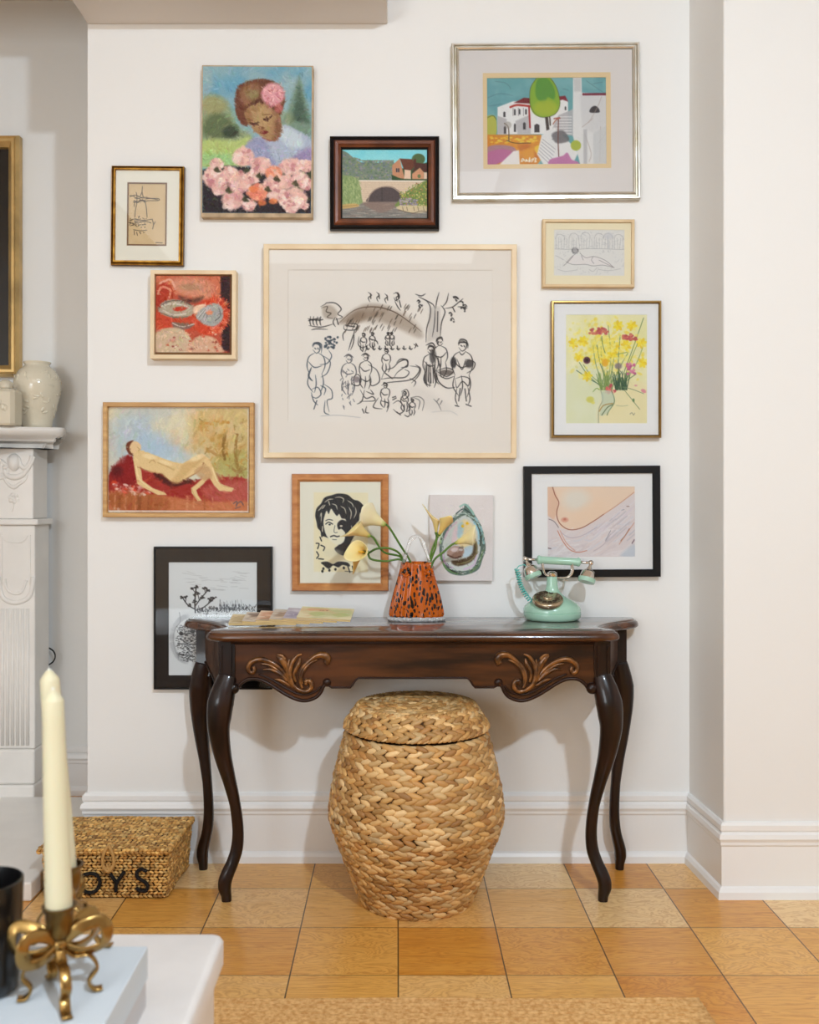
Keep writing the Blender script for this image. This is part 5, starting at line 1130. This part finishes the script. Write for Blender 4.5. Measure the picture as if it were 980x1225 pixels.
b = MB(); b.tube([hc+Vector((.2005*math.cos(a*PI/32),.2005*math.sin(a*PI/32),.484)) for a in range(64)], .0042, 8, closed=True); b.c = [tuple(lin((214,178,126)))]*len(b.v)
braid(b, lidp, 3, .030, rnd, .044, .009)
braid(b, [(.165,.560),(.02,.566)], 7, .030, rnd, .042, .0085)
for k in range(90):      # twisted rim of the lid
    a = 2*PI*k/90; er = Vector((math.cos(a), math.sin(a), 0)); et = Vector((-er.y, er.x, 0))
    b.ellipsoid(hc+er*.206+Vector((0,0,.5005)), (et+Vector((0,0,.3))).normalized()*.012, er*.005, Vector((0,0,.0048)), 6, 4, col=tuple(lin(tones[k%8])))
    b.ellipsoid(hc+er*.170+Vector((0,0,.558)), (et+Vector((0,0,.5))-er*.3).normalized()*.012, er*.0055, Vector((0,0,.006)), 6, 4, col=tuple(lin(tones[(k*3)%8])))
b.build('woven_lid_top', 'weave', lo, smooth=True)

# ------------------------------------------------------------------ lidded seagrass basket with letters
G = thing('toy_basket', (-.84, -.17, 0), 'lidded seagrass basket lettered in black on the floor beside the fireplace', 'basket')
gt = [(216,168,96),(196,146,76),(228,186,116),(172,124,62),(206,158,86),(222,176,102),(186,134,68)]
def weave_quad(b, p00, p10, p01, p11, rows, pitch, rnd, ln=.017, wd=.0042, th=.0032, tw=.35, alt=True):
    p00, p10, p01, p11 = map(Vector, (p00, p10, p01, p11))
    nrm = (p10-p00).cross(p01-p00).normalized()
    for r in range(rows):
        t = (r+.5)/rows; a, c = p00.lerp(p01, t), p10.lerp(p11, t); L = (c-a).length; n = int(L/pitch); e = (c-a).normalized(); f = nrm.cross(e)
        for k in range(n):
            s = (k+.5+(r%2)*.5*0+rnd.uniform(-.15,.15))/n; p = a.lerp(c, s)+nrm*(.0015*math.sin(k*PI+(r%2)*PI)+rnd.uniform(-.0004,.0008)+.0015*math.sin(s*9+r))
            al = tw*(1 if (r%2 or not alt) else -1)+rnd.uniform(-.15,.15); u = e*math.cos(al)+f*math.sin(al); w = nrm.cross(u)
            q_ = rnd.uniform(.85,1.15); col = lin([min(255, v*q_) for v in gt[rnd.randrange(7)]])
            b.ellipsoid(p, u*ln/2, w*wd, nrm*th, 6, 4, col=tuple(col))
x0, x1, yf, yb, zt = -1.022, -.660, -.293, -.05, .135
xb0, xb1 = x0+.008, x1-.006
b = MB(); b.rings([[(xb0+.004,yf+.006,.0),(xb1-.004,yf+.006,.0),(xb1+.008,yb-.004,.0),(xb0+.004,yb-.004,.0)],[(x0+.004,yf+.004,zt),(x1-.004,yf+.004,zt),(x1+.010,yb-.002,zt),(x0+.004,yb-.002,zt)]])
b.build('inner_shell', 'gapshade', G)
b = MB(); rnd = random.Random(8)
weave_quad(b, (xb0,yf,.003), (xb1,yf,.003), (x0,yf-.002,zt-.003), (x1,yf-.002,zt-.003), 15, .0125, rnd)
weave_quad(b, (xb1,yf,.003), (xb1+.012,yb,.003), (x1,yf,zt-.003), (x1+.016,yb,zt-.003), 15, .0125, rnd)
weave_quad(b, (xb0,yb,.003), (xb0,yf,.003), (x0,yb,zt-.003), (x0,yf,zt-.003), 15, .0125, rnd)
b.build('woven_body', 'seagrass', G, smooth=True)
b = MB(); lx0, lx1, lf, lb = x0-.012, x1+.004, yf-.012, -.036; zl0, zl1 = .140, .148
lv = [[(lx0,lf,zl0-.004),(lx1,lf,zl0-.004),(lx1+.016,lb,zl0+.002),(lx0+.002,lb,zl0+.002)],[(lx0,lf,zl1-.003),(lx1,lf,zl1-.003),(lx1+.016,lb,zl1+.004),(lx0+.002,lb,zl1+.004)]]
b.rings(lv); lo = b.build('lid', 'gapshade', G)
b = MB(); weave_quad(b, lv[1][0], lv[1][1], lv[1][3], lv[1][2], 24, .0125, rnd, wd=.0052)
weave_quad(b, (lx0,lf-.001,zl0-.006), (lx1,lf-.001,zl0-.006), (lx0,lf-.001,zl1), (lx1,lf-.001,zl1), 2, .012, rnd, wd=.005, th=.005)
weave_quad(b, (lx1,lf,zl0-.006), (lx1+.016,lb,zl0), (lx1,lf,zl1), (lx1+.016,lb,zl1+.004), 2, .012, rnd, wd=.005, th=.005)
b.build('woven_lid_top', 'seagrass', lo, smooth=True)
b = MB()   # loop and knot closure
def BF(x, y, d=0): v = W(x, y, WD+yf); return Vector((v.x, yf-.006-d, v.z))
b.tube(crom([BF(131,1010,.010),BF(126,1020,.012),BF(125,1032,.009),BF(131,1040,.01),BF(138,1032,.009),BF(137,1019,.012),BF(132,1008,.010)],5), .0048, 8)
for k in range(9):
    a = k*.7; b.ellipsoid(BF(132,1037,.006)+Vector((.009*math.cos(a),0,.009*math.sin(a))), (.008*math.cos(a),0,.008*math.sin(a)), (0,.005,0), (-.003*math.sin(a),0,.003*math.cos(a)), 6, 4)
b.ellipsoid(BF(132,1037,.010), (.006,0,0), (0,.005,0), (0,0,.006))
b.build('loop_closure', plain('twisted_seagrass', (196,152,90), .6, bump=1, bscale=300), G, smooth=True)
def letter(name, strokes_):
    b = MB()
    for st in strokes_: b.tube(crom([BF(x, y, .005) for x, y in st], 5) if len(st) > 2 else [BF(x, y, .005) for x, y in st], .0054, 8)
    return b.build(name, 'yarn', G, smooth=True)
letter('letter_t', [[(66,1046),(90,1044)],[(78,1045),(79,1066)]])
letter('letter_o', [[(109,1043),(101,1046),(98,1054),(101,1063),(109,1066),(117,1063),(121,1054),(117,1045),(109,1043)]])
letter('letter_y', [[(133,1043),(141,1055)],[(150,1041),(141,1055),(140,1065)]])
letter('letter_s', [[(177,1041),(170,1038),(165,1042),(166,1048),(174,1053),(178,1058),(175,1064),(168,1063),(164,1060)]])

# ------------------------------------------------------------------ tortoiseshell handbag vase
def vz(py, D=2.98): return CH-(py-CY)*D/FP
vc = Vector((W(498.3,0,2.98).x, -.112, .7805)); VS = 2.98/FP
V = thing('handbag_vase', vc, 'amber and black tortoiseshell glass vase shaped like a handbag on the console', 'vase')
b = MB()
pf = [(30.5,4.5),(32,7),(31.5,12),(29.5,22),(26.5,34),(23.5,45),(21,54),(19.3,61),(18.3,66),(18.0,69.5)]
rings = []
def vring(hw, z, rib=.038, inset=0):
    n = 220; r = []
    for k in range(n):
        a = 2*PI*k/n; q = (1+rib*math.cos(22*a)); dy = (.028 + .016*(hw/32))/ (hw*VS)
        ca, sa = math.cos(a), math.sin(a); p = 3.0
        ca = math.copysign(abs(ca)**(2/p), ca); sa = math.copysign(abs(sa)**(2/p), sa)
        R_ = (hw*VS-inset)*q; r.append((vc.x+R_*ca, vc.y+(R_*dy)*sa, vc.z+z*VS))
    return r
for hw, z in pf: rings.append(vring(hw, z))
for hw, z in [(16.6,69.5),(17.2,62),(21,48),(28,20),(29,8)]: rings.append(vring(hw, z, .02))
b.rings(rings, True, True); b.build('body', 'amber', V, smooth=True)
b = MB()
b.rings([vring(32.5,.1,.03), vring(33.2,2,.04), vring(33,4,.03), vring(31,5.2,.02)], True, True); 
for k in range(30):
    a = 2*PI*k/30; ca, sa = math.cos(a), math.sin(a); p = 3; ca = math.copysign(abs(ca)**(2/p), ca); sa = math.copysign(abs(sa)**(2/p), sa)
    b.ellipsoid((vc.x+33*VS*ca, vc.y+.044*sa, vc.z+2.5*VS), (.0055,0,0), (0,.0045,0), (0,0,.0045), 8, 6)
b.build('clear_foot', 'clearfoot', V, smooth=True)
b = MB()
def VP(x, y, d=0): w = W(400+x/4.9, 580+y/4.9, 2.98); return Vector((w.x, vc.y-d, w.z))
b.tube(crom([VP(402,470,.02),VP(412,430,.012),VP(428,375,.004),VP(448,325),VP(475,303),VP(503,310),VP(525,355,.004),VP(545,410,.012),VP(560,465,.02)], 6), [.0058+.0012*math.sin(i*.4) for i in range(49)], 12)
b.build('handle', 'clear', V, smooth=True)
for x, y in ((418,505),(552,508)):
    b = MB(); c0 = VP(x, y, .040)
    for k in range(9):
        a = 2*PI*k/9; b.ellipsoid(c0+Vector((.0105*math.cos(a),0,.0125*math.sin(a))), (.0048,0,0), (0,.0045,0), (0,0,.0048), 8, 6)
    b.ellipsoid(c0+Vector((0,-.002,0)), (.008,0,0), (0,.005,0), (0,0,.009), 10, 6); b.build('rosette', 'amber', V, smooth=True)
    b = MB(); s = -1 if x < 480 else 1
    c1 = VP(x+s*18, y-25, .012); b.ellipsoid(c1, (.008,0,0), (0,.012,0), (0,0,.009), 10, 6); b.build('handle_loop', 'clear', V, smooth=True)

# ------------------------------------------------------------------ calla lilies
def lily(label, base, tipdir, L, w, stem, curl=1.0, opening=.0, tone=(240,214,150), tone2=(250,232,186), side=(0,-1,0), tip=.35):
    """base: where stem meets throat; tipdir: direction the trumpet opens; side: where the long lip falls"""
    L *= 1.6; w *= 2.0
    base = Vector(base); T = thing('calla_lily', base, label, 'flower', 'calla lilies in the handbag vase')
    d = Vector(tipdir).normalized(); sd = Vector(side); sd = (sd-d*sd.dot(d)).normalized(); tt = d.cross(sd)
    nu, nv = 28, 14; vs, cs = [], []
    for j in range(nv+1):
        v = j/nv
        for i in range(nu+1):
            a = -PI*1.12+2*PI*1.12*i/nu       # wraps past itself at the back
            lip = (math.cos(a)*.5+.5)**1.4
            rr2 = w*(.13+.45*v**1.25+.42*max(0,v-.62)**1.3*2.0*(.35+.65*lip))*(1-.10*abs(a)/PI*(1-v))
            h = L*v*(.66+.34*lip)
            flare = max(0, v-.7)/.3
            pt = lip**6*flare*tip
            p = base+d*(h+pt*L*.55)+(sd*math.cos(a)+tt*math.sin(a))*rr2*(1-.62*pt/(tip+1e-6)*.4)+sd*(pt*L*.35*curl)
            p += (sd*math.cos(a)+tt*math.sin(a))*w*.16*flare**2*curl*math.sin(3*a+1)*.3
            vs.append(p); g = max(0, 1-v*4.5)
            c_ = (np.array(tone)*(1-v)+np.array(tone2)*v)*(1-g)+np.array((150,170,70))*g
            cs.append(tuple(lin(c_)))
    fs = [(j*(nu+1)+i, j*(nu+1)+i+1, (j+1)*(nu+1)+i+1, (j+1)*(nu+1)+i) for j in range(nv) for i in range(nu)]
    b = MB(); b.add(vs, fs); b.c = cs; o = b.build('spathe', 'petal', T, smooth=True)
    m = o.modifiers.new('thickness', 'SOLIDIFY'); m.thickness = .0014
    b = MB(); b.tube([base+d*L*.1, base+d*L*.4+sd*.001, base+d*L*.68+sd*.003], [.0028,.0034,.0022], 8); b.build('spadix', 'spadix', T, smooth=True)
    b = MB(); pts = [Vector(p) for p in stem]+[base-d*.012, base+d*.008]; P = crom(pts, 6); b.tube(P, [.0033]*(len(P)-3)+[.0042,.005,.0056], 10); b.build('stem', 'stem', T, smooth=True)
vb = lambda x, d=0: VP(x, 560, d)
dk, dk2 = (232,190,110), (246,222,160)
lily('calla lily highest on the left, opening over the ink portrait', VP(300,235,.02), VP(175,165,.03)-VP(300,235,.02), .050, .029, [vb(455,0), VP(450,460,.0), VP(385,350,.01)], side=(-.75,-.35,.5), tone=dk2, tone2=(250,236,200), tip=.3)
lily('calla lily second from top on the left, bent outward over the portrait', VP(212,298,.045), VP(110,250,.06)-VP(212,298,.045), .044, .023, [vb(430,0), VP(400,430,.01), VP(290,390,.03)], side=(-.6,-.3,-.7), tone=dk, tone2=dk2, tip=.4)
lily('calla lily on the left facing forward with open round throat', VP(190,392,.05), VP(118,368,.11)-VP(190,392,.05), .036, .023, [vb(425,.005), VP(395,420,.015), VP(330,370,.04), VP(250,370,.05)], side=(-.8,-.3,-.35), tone=(242,206,120), tone2=(250,228,166), tip=.45)
lily('calla lily lowest on the left, its pointed lip drooping', VP(178,398,.02), VP(95,468,.03)-VP(178,398,.02), .034, .015, [vb(425,.01), VP(400,442,.012), VP(300,445,.02), VP(215,430,.03)], side=(-.5,-.3,-.8), tone=(226,168,70), tone2=(238,196,110), tip=.5)
lily('calla lily with a thin curled tip reaching left above the vase handle', VP(597,292,.01), VP(585,130,.02)-VP(597,292,.01), .040, .0115, [vb(540,0), VP(560,430,.005), VP(580,360,.008)], side=(-1,0,.1), tone=(232,196,110), tone2=(244,220,158), tip=.95)
lily('calla lily upright right of the curled one, half rolled', VP(607,300,.03), VP(662,185,.05)-VP(607,300,.03), .044, .0145, [vb(545,.01), VP(566,440,.015), VP(590,370,.025)], side=(.3,-.8,.3), tone=(236,190,96), tone2=(246,218,146), tip=.35)
lily('calla lily farthest right, in front of the oyster canvas', VP(705,342,.02), VP(800,300,.03)-VP(705,342,.02), .044, .019, [vb(545,.02), VP(580,445,.02), VP(640,390,.02)], side=(.6,-.4,.7), tone=(238,206,120), tone2=(250,234,186), tip=.3)

# ------------------------------------------------------------------ rotary telephone
Tz = .7805
def TP(x, y, D=2.98): w = W(600+x/7, 640+y/7, D); return w
tc_ = Vector((W(661,0,2.99).x, -.098, Tz))
T = thing('telephone', tc_, 'mint green vintage rotary telephone with chrome cups on the right of the console', 'telephone')
q = 2.99/FP
b = MB()
b.lathe([(.076,0),(.082,.003),(.087,.010),(.0885,.020),(.0885,.0235)], tc_, 64, sy=.86); b.build('base_plate', 'mint', T, smooth=True, angle=40)
b = MB(); b.lathe([(.0870,.0235),(.0872,.026),(.0885,.0265),(.0882,.033),(.085,.041),(.076,.050),(.062,.059),(.047,.067),(.034,.075),(.025,.084),(.0195,.094),(.0175,.106),(.0165,.120),(.0155,.134),(.0145,.136)], tc_+Vector((0,.004,0)), 64, sy=.86)
b.build('body', 'mint', T, smooth=True, angle=40)
b = MB(); b.lathe([(.015,.133),(.0160,.135),(.0160,.144),(.012,.146),(.008,.149)], tc_+Vector((0,.004,0)), 32); b.build('collar', 'chrome', T, smooth=True, angle=40)
dc = Vector((W(656.8,0,2.93).x, tc_.y-.040, Tz+.069)); dn = Vector((-.04,-.40,.91)).normalized()
b = MB(); b.lathe([(.045,-.012),(.047,-.006),(.0465,0),(.044,.003),(.040,.004),(.015,.005),(.013,.009),(.002,.010)], dc, 48, axis=dn); dl = b.build('dial', 'dial', T, smooth=True, angle=40)
X_ = dn.orthogonal().normalized(); Y_ = dn.cross(X_)
b = MB()
for k in range(10):
    a = 2*PI*(k+.5)/12; b.lathe([(.0068,.0035),(.0068,.0055),(.0055,.0048),(.0005,.0046)], dc+X_*.030*math.cos(a)+Y_*.030*math.sin(a), 16, axis=dn)
b.build('finger_holes', 'dialdk', dl, smooth=True)
b = MB()
cz = tc_+Vector((0,.004,.148))
def TQ(x, y, dy=0): w = TP(x, y, 2.99); return Vector((w.x, tc_.y+.004+dy, w.z))
for dy in (-.013, .013):
    b.tube(crom([TQ(345,235,dy),TQ(352,290,dy),TQ(372,332,dy*.8),TQ(420,352,dy*.5),TQ(480,360,dy*.3),TQ(545,356,dy*.5),TQ(582,335,dy*.8),TQ(598,290,dy),TQ(590,240,dy)], 5), .0026, 10)
b.tube([TQ(500,378),TQ(560,380,-.004)], .0016, 8)
b.build('cradle', 'chrome', T, smooth=True)
hl, hr = TQ(205,203), TQ(752,234); hd = (hr-hl).normalized(); HL = (hr-hl).length
b = MB(); s0, s1 = .175*HL, .84*HL
pr_ = [(.0085,s0),(.0125,s0+.002),(.0145,s0+.006),(.0125,s0+.010),(.0115,s0+.014),(.0118,(s0+s1)/2),(.0115,s1-.014),(.0125,s1-.010),(.0145,s1-.006),(.0125,s1-.002),(.0085,s1)]
b.lathe(pr_, hl, 32, axis=hd); hs = b.build('handset', 'mint', T, smooth=True)
for p_, q_, c_ in ((hl, hl+hd*(s0+.002), hl), (hl+hd*(s1-.002), hr, hr)):
    b = MB(); b.tube([p_, q_], .0042, 12); b.ellipsoid(c_, (.0085,0,0), (0,.0085,0), (0,0,.0085), 16, 10)
    b.build('chrome_arm', 'chrome', hs, smooth=True)
for nm, c_, ax in (('earpiece', hl, Vector((.42,-.25,-1))), ('mouthpiece', hr, Vector((-.30,-.25,-1)))):
    ax.normalize(); b = MB(); b.lathe([(.0045,.004),(.0048,.014),(.008,.018),(.009,.022),(.017,.026),(.021,.032),(.0235,.044),(.0245,.050)], c_, 32, axis=ax); o = b.build(nm, 'chrome', hs, smooth=True, angle=40)
    b = MB(); b.lathe([(.0245,.049),(.0268,.050),(.0270,.058),(.0255,.063),(.018,.064),(.004,.061)], c_, 32, axis=ax); 
    b.build(nm+'_cap', 'mint', hs, smooth=True, angle=40)
b = MB()
cp = crom([TQ(128,284,-.005),TQ(140,330,-.01),TQ(150,390,-.014),TQ(172,450,-.016),TQ(205,505,-.016),TQ(242,552,-.012)], 10)
for i in range(0): pass
L_ = [0]
for i in range(1, len(cp)): L_.append(L_[-1]+(cp[i]-cp[i-1]).length)
hx = []; turns = 14; ns = turns*10
for i in range(ns+1):
    s = L_[-1]*i/ns; k = max(1, min(len(cp)-1, next((j for j in range(1, len(cp)) if L_[j] >= s-1e-9), len(cp)-1))); t = (s-L_[k-1])/(L_[k]-L_[k-1]); p = cp[k-1].lerp(cp[k], t); d = (cp[k]-cp[k-1]).normalized()
    u = d.orthogonal().normalized() if i == 0 else (u-d*u.dot(d)).normalized(); w = d.cross(u); a = 2*PI*turns*i/ns; hx.append(p+u*.0062*math.cos(a)+w*.0062*math.sin(a))
b.tube(hx, .0023, 6); b.tube([TQ(128,286,-.003),TQ(150,262,.008),TQ(195,250,.01),TQ(222,280,.0)], .0016, 8)
b.build('coiled_cord', 'teal', T, smooth=True)

# ------------------------------------------------------------------ fanned booklets
def booklet(i, label):
    w_, h_, t_ = .160, .118, .0062
    xL = -.498+.041*i; z = .7815+.0034*i; T = thing('booklet', (xL+w_/2, -.185, z), label, 'booklet', 'fanned booklets on the console')
    x0_, x1_, y0_, y1_ = xL, xL+w_, -.185-h_/2, -.185+h_/2
    b = MB(); b.box(x0_+.001, x1_-.001, y0_+.001, y1_-.001, z, z+t_-.0006); b.build('pages', 'paper_e', T)
    c = Cv(0, 0, 160, 118, 90, [(230,212,172),(222,208,190),(226,200,174),(210,198,182),(196,186,192),(232,220,182)][i], 40+i)
    pl = [[(240,224,190),(200,180,140),(180,150,110)],[(150,110,90),(232,214,190),(120,100,90)],[(206,140,110),(240,220,190),(150,130,100)],[(150,120,100),(226,206,180),(190,150,120)],[(186,176,190),(150,138,158),(220,212,216)],[(196,200,146),(220,190,146),(214,214,170)]][i]
    for k in range(26): c.poly([(c.r.uniform(0,160),c.r.uniform(0,118)) for _ in range(3)], pl[k%3], .45, 8, True)
    for k in range(14): x, y = c.r.uniform(5,150), c.r.uniform(5,110); c.line([(x,y),(x+c.r.uniform(-25,25),y+c.r.uniform(-12,12)),(x+c.r.uniform(-30,30),y+c.r.uniform(-15,15))], 2, pl[(k+1)%3], .7)
    if i == 5:
        for x in (60,68,80): c.ell(x, 34, 3.4, 3, (60,50,50), 1, .3)
        for x in (30,100): c.poly([(x,70),(x+30,50),(x+50,75),(x+20,95)], (186,196,130), .6, 5, True)
        for x in (20,50): c.poly([(x,20),(x+30,14),(x+34,34),(x+8,40)], (226,170,130), .7, 6, True)
    # a cover lying flat: grid in x,z turned down by the cover's own rotation
    me_T = bpy.data.objects.new('tmp', None)
    o = c.build('cover', 'ink', T, x0_, T.location.z-h_/2, x1_, T.location.z+h_/2, T.location.y)
    o.rotation_euler = (-PI/2, 0, 0); o.location = (0, 0, t_)
    bpy.data.objects.remove(me_T)
    T.rotation_euler = (math.radians(6.0+.7*i), math.radians(2.6 if i else .3), math.radians([3,1.5,0,-1,-2,-3][i]))
    T.location.z += .0066
    return T
labs = ['booklet at the left end of the fan, lowest, cream cover', 'second booklet from the left in the fan, brown and white cover edge', 'third booklet from the left in the fan, peach cover edge',
        'fourth booklet from the left in the fan, tan cover edge', 'booklet with lilac cover edge, directly under the topmost of the fan', 'topmost booklet at the right end of the fan, with the green leafy cover']
for i in range(6): booklet(i, labs[i])

# ------------------------------------------------------------------ foreground: low white table, box, candlesticks, jar
TT = .50
Q = thing('coffee_table', (-.85, -2.2, 0), 'white lacquered block table with rounded corners in the lower left foreground', 'coffee table')
tx1, ty1 = -.258, -1.632
def rrect(x0, x1, y0, y1, r, n=6):
    pts = []
    for cx, cy, a0 in ((x1-r,y1-r,0),(x0+r,y1-r,PI/2),(x0+r,y0+r,PI),(x1-r,y0+r,1.5*PI)):
        for k in range(n+1): a = a0+PI/2*k/n; pts.append((cx+r*math.cos(a), cy+r*math.sin(a)))
    return pts
b = MB(); R0 = rrect(-1.45, tx1, -2.75, ty1, .018)
def rz(d, z): return [(p[0]-d*(1 if p[0] > -.85 else -1), p[1]-d*(1 if p[1] > -2.2 else -1), z) for p in R0]
b.rings([rz(.012,.458), rz(0,.46), rz(0,.492), rz(.003,.498), rz(.009,.500)]); b.build('tabletop', 'whitelac', Q, smooth=True, angle=50)
b = MB(); b.rings([rz(.012,.012), rz(.012,.458)]); b.build('body', 'whitelac', Q, smooth=True, angle=50)
bx = W(177, 1131, 1.243); BZ = TT+.078
Bx = thing('gift_box', (-.62, -2.1, TT+.001), 'pale grey blue flat box on the white foreground table', 'box')
b = MB(); b.box(-.95, bx.x-.002, -2.45, bx.y-.002, TT+.001, BZ-.03); b.build('box_base', 'boxside', Bx, bevel=.001)
b = MB(); b.box(-.952, bx.x, -2.452, bx.y, BZ-.042, BZ); b.build('box_lid', 'boxblue', Bx, bevel=.0015)
# black jar candle
jc = Vector((W(-18,0,1.13).x, 1.13-WD, BZ+.001))
Jr = thing('candle_jar', jc, 'black glass candle jar at the lower left edge of the photo', 'candle jar')
b = MB(); b.lathe([(.032,0),(.0365,.004),(.0385,.02),(.0425,.122),(.0425,.128),(.0405,.129),(.0395,.124),(.037,.06),(.002,.055)], jc, 48); b.build('glass', 'blackglass', Jr, smooth=True, angle=50)
b = MB(); b.lathe([(.0372,.056),(.0375,.072),(.002,.072)], jc, 32); b.build('black_wax', 'blackglass', Jr, smooth=True)
# ribbon-bow candlestick: thing > cup, bow loops, ribbon legs
def ribbon(b, pts, w=.0075, t=.0020, k=6, up=(0,0,1)):
    P = crom(pts, k); n = len(P)
    b.tube(P, [t]*n, 12, up=up, flat=w/t, power=3)
def bow_stick(c, label, rot, s=1.0, e=.047):
    T = thing('candlestick', c, label, 'candlestick'); c = Vector(c)
    def r(x, y, z): a = rot; return c+Vector(((x*math.cos(a)-y*math.sin(a))*s, (x*math.sin(a)+y*math.cos(a))*s, z*s))
    b = MB(); b.lathe([(.006*s,.066*s),(.010*s,.068*s),(.0145*s,.075*s),(.0155*s,.090*s),(.016*s,.100*s),(.0195*s,.104*s),(.0195*s,.106*s),(.0165*s,.106*s),(.0155*s,.100*s),(.012*s,.080*s)], c, 28); b.build('cup', 'brassd', T, smooth=True, angle=50)
    b = MB(); b.ellipsoid(r(0,0,.062), (.010*s,0,0), (0,.010*s,0), (0,0,.009*s), 12, 8); b.build('knot', 'brass', T, smooth=True)
    for sx, sy in ((-1,.25),(1,-.1),(-.75,-.6),(.8,.5)):
        b = MB()
        ribbon(b, [r(0,0,.062), r(sx*e*.45, sy*e*.45-.006*abs(sx), .079), r(sx*e*.95, sy*e, .083), r(sx*e*1.12, sy*e*1.12, .070), r(sx*e*1.0, sy*e*1.0+.006, .052), r(sx*e*.5, sy*e*.5, .050), r(0,0,.060)])
        b.build('bow_loop', 'brass', T, smooth=True)
    for sx, sy in ((-.9,.1),(.95,.0),(.15,-1),(-.2,.9)):
        b = MB()
        ribbon(b, [r(0,0,.060), r(sx*.016, sy*.016, .046), r(sx*.034, sy*.034, .044), r(sx*.044, sy*.044, .028), r(sx*.034, sy*.036, .014), r(sx*.040, sy*.046, .0035), r(sx*.050, sy*.058, .0030)], w=.0062, up=(-(sx*math.sin(rot)+sy*math.cos(rot)), sx*math.cos(rot)-sy*math.sin(rot), 0))
        b.build('ribbon_leg', 'brass', T, smooth=True)
    return T
c1 = W(71, 0, 1.115); c1.z = BZ+.0005
c2 = W(82, 0, 1.245); c2.z = BZ+.0005
bow_stick(c1, 'brass ribbon-bow candlestick nearest the camera on the grey box', .35)
bow_stick(c2+Vector((0,0,0)), 'brass ribbon-bow candlestick mostly hidden behind the front taper', 1.35, .98, .026)
def taper(base, top, label):
    T = thing('taper_candle', base, label, 'candle', 'ivory taper candles'); base, top = Vector(base), Vector(top); d = top-base; L = d.length; ax = d.normalized()
    b = MB(); b.lathe([(.0138,0),(.0152,.012),(.0150,.04),(.0143,L*.4),(.0132,L*.7),(.0124,L*.88),(.0121,L-.013),(.0116,L-.0115),(.0070,L-.005),(.0032,L-.0005),(.001,L)], base, 28, axis=ax); b.build('wax', 'wax', T, smooth=True)
    b = MB(); b.tube([base+ax*(L-.003), base+ax*(L+.001)+Vector((.0004,0,0)), base+ax*(L+.0022)], .0016, 6); b.build('wick', 'wick', T)
b1 = c1+Vector((0,0,.082)); t1 = W(63, 825, 1.115)
b2 = c2+Vector((0,0,.082)); t2 = W(58.5, 801.5, 1.245)
b2.x -= .004
taper(b1, t1, 'ivory taper candle in the nearest candlestick, the shorter looking one')
taper(b2, t2, 'ivory taper candle behind the nearer one, leaning left with its tip just above')

# ------------------------------------------------------------------ rug
rx1 = .69; ry1 = -.872
b = MB(); b.box(-2.2, rx1-.004, -3.0, ry1-.004, .0, .009); 
for k in range(70):
    y = ry1-.005-.0085*k; n = 26
    b.tube([(-1.2+(rx1+.02*k/70+1.2)*i/n, y, .0085+.0012*math.sin(i*7.1+k*2.3)) for i in range(n+1)], .0052, 6)
tag(b.build('jute_rug', 'jute', smooth=True), 'woven natural jute rug along the bottom edge of the photo', 'rug')

# ------------------------------------------------------------------ light, camera
def area(name, loc, target, size, power, col, sy=None):
    l = bpy.data.lights.new(name, 'AREA'); l.energy = power; l.color = col; l.size = size
    if sy: l.shape = 'RECTANGLE'; l.size_y = sy
    o = bpy.data.objects.new(name, l); C.objects.link(o); o.location = loc
    o.rotation_euler = (Vector(target)-Vector(loc)).to_track_quat('-Z', 'Y').to_euler(); return o
area('strobe', (.93,-3.8,3.0), (0,0,-.3), .13, 64, (.77,.92,1.05))
area('window_fill', ((wx0+wx1)/2,-6.45,(wz0+wz1)/2), ((wx0+wx1)/2,0,.6), 1.5, 80, (.84,.92,.97), 1.6)  # added fill lamp standing in the unseen rear window
area('ceiling_fill', (-.6,-3.7,3.06), (-.6,-3.7,0), 2.4, 26, (.84,.92,.98), 2.2)  # added fill panel under the ceiling, stands in for bounced light
wd = bpy.data.worlds.new('World'); bpy.context.scene.world = wd; wd.use_nodes = True
nt = wd.node_tree; bg = nt.nodes['Background']; sk = nt.nodes.new('ShaderNodeTexSky'); sk.sky_type = 'NISHITA'; sk.sun_elevation = .7; sk.sun_disc = False
nt.links.new(sk.outputs[0], bg.inputs[0]); bg.inputs[1].default_value = .15
cd = bpy.data.cameras.new('Camera'); cam = bpy.data.objects.new('Camera', cd); C.objects.link(cam)
cam.location = (0,-WD,CH); cam.rotation_euler = (PI/2,0,0)
cd.sensor_fit = 'HORIZONTAL'; cd.sensor_width = 36; cd.lens = FP/980*36; cd.shift_x = 15/980; cd.shift_y = -14.5/980; cd.clip_start = .05
cd.dof.use_dof = True; cd.dof.focus_distance = 2.95; cd.dof.aperture_fstop = 7
sc = bpy.context.scene; sc.camera = cam
vs_ = sc.view_settings; vs_.view_transform = 'Standard'; vs_.look = 'None'; vs_.gamma = 1; vs_.use_curve_mapping = False; vs_.exposure = 0.0
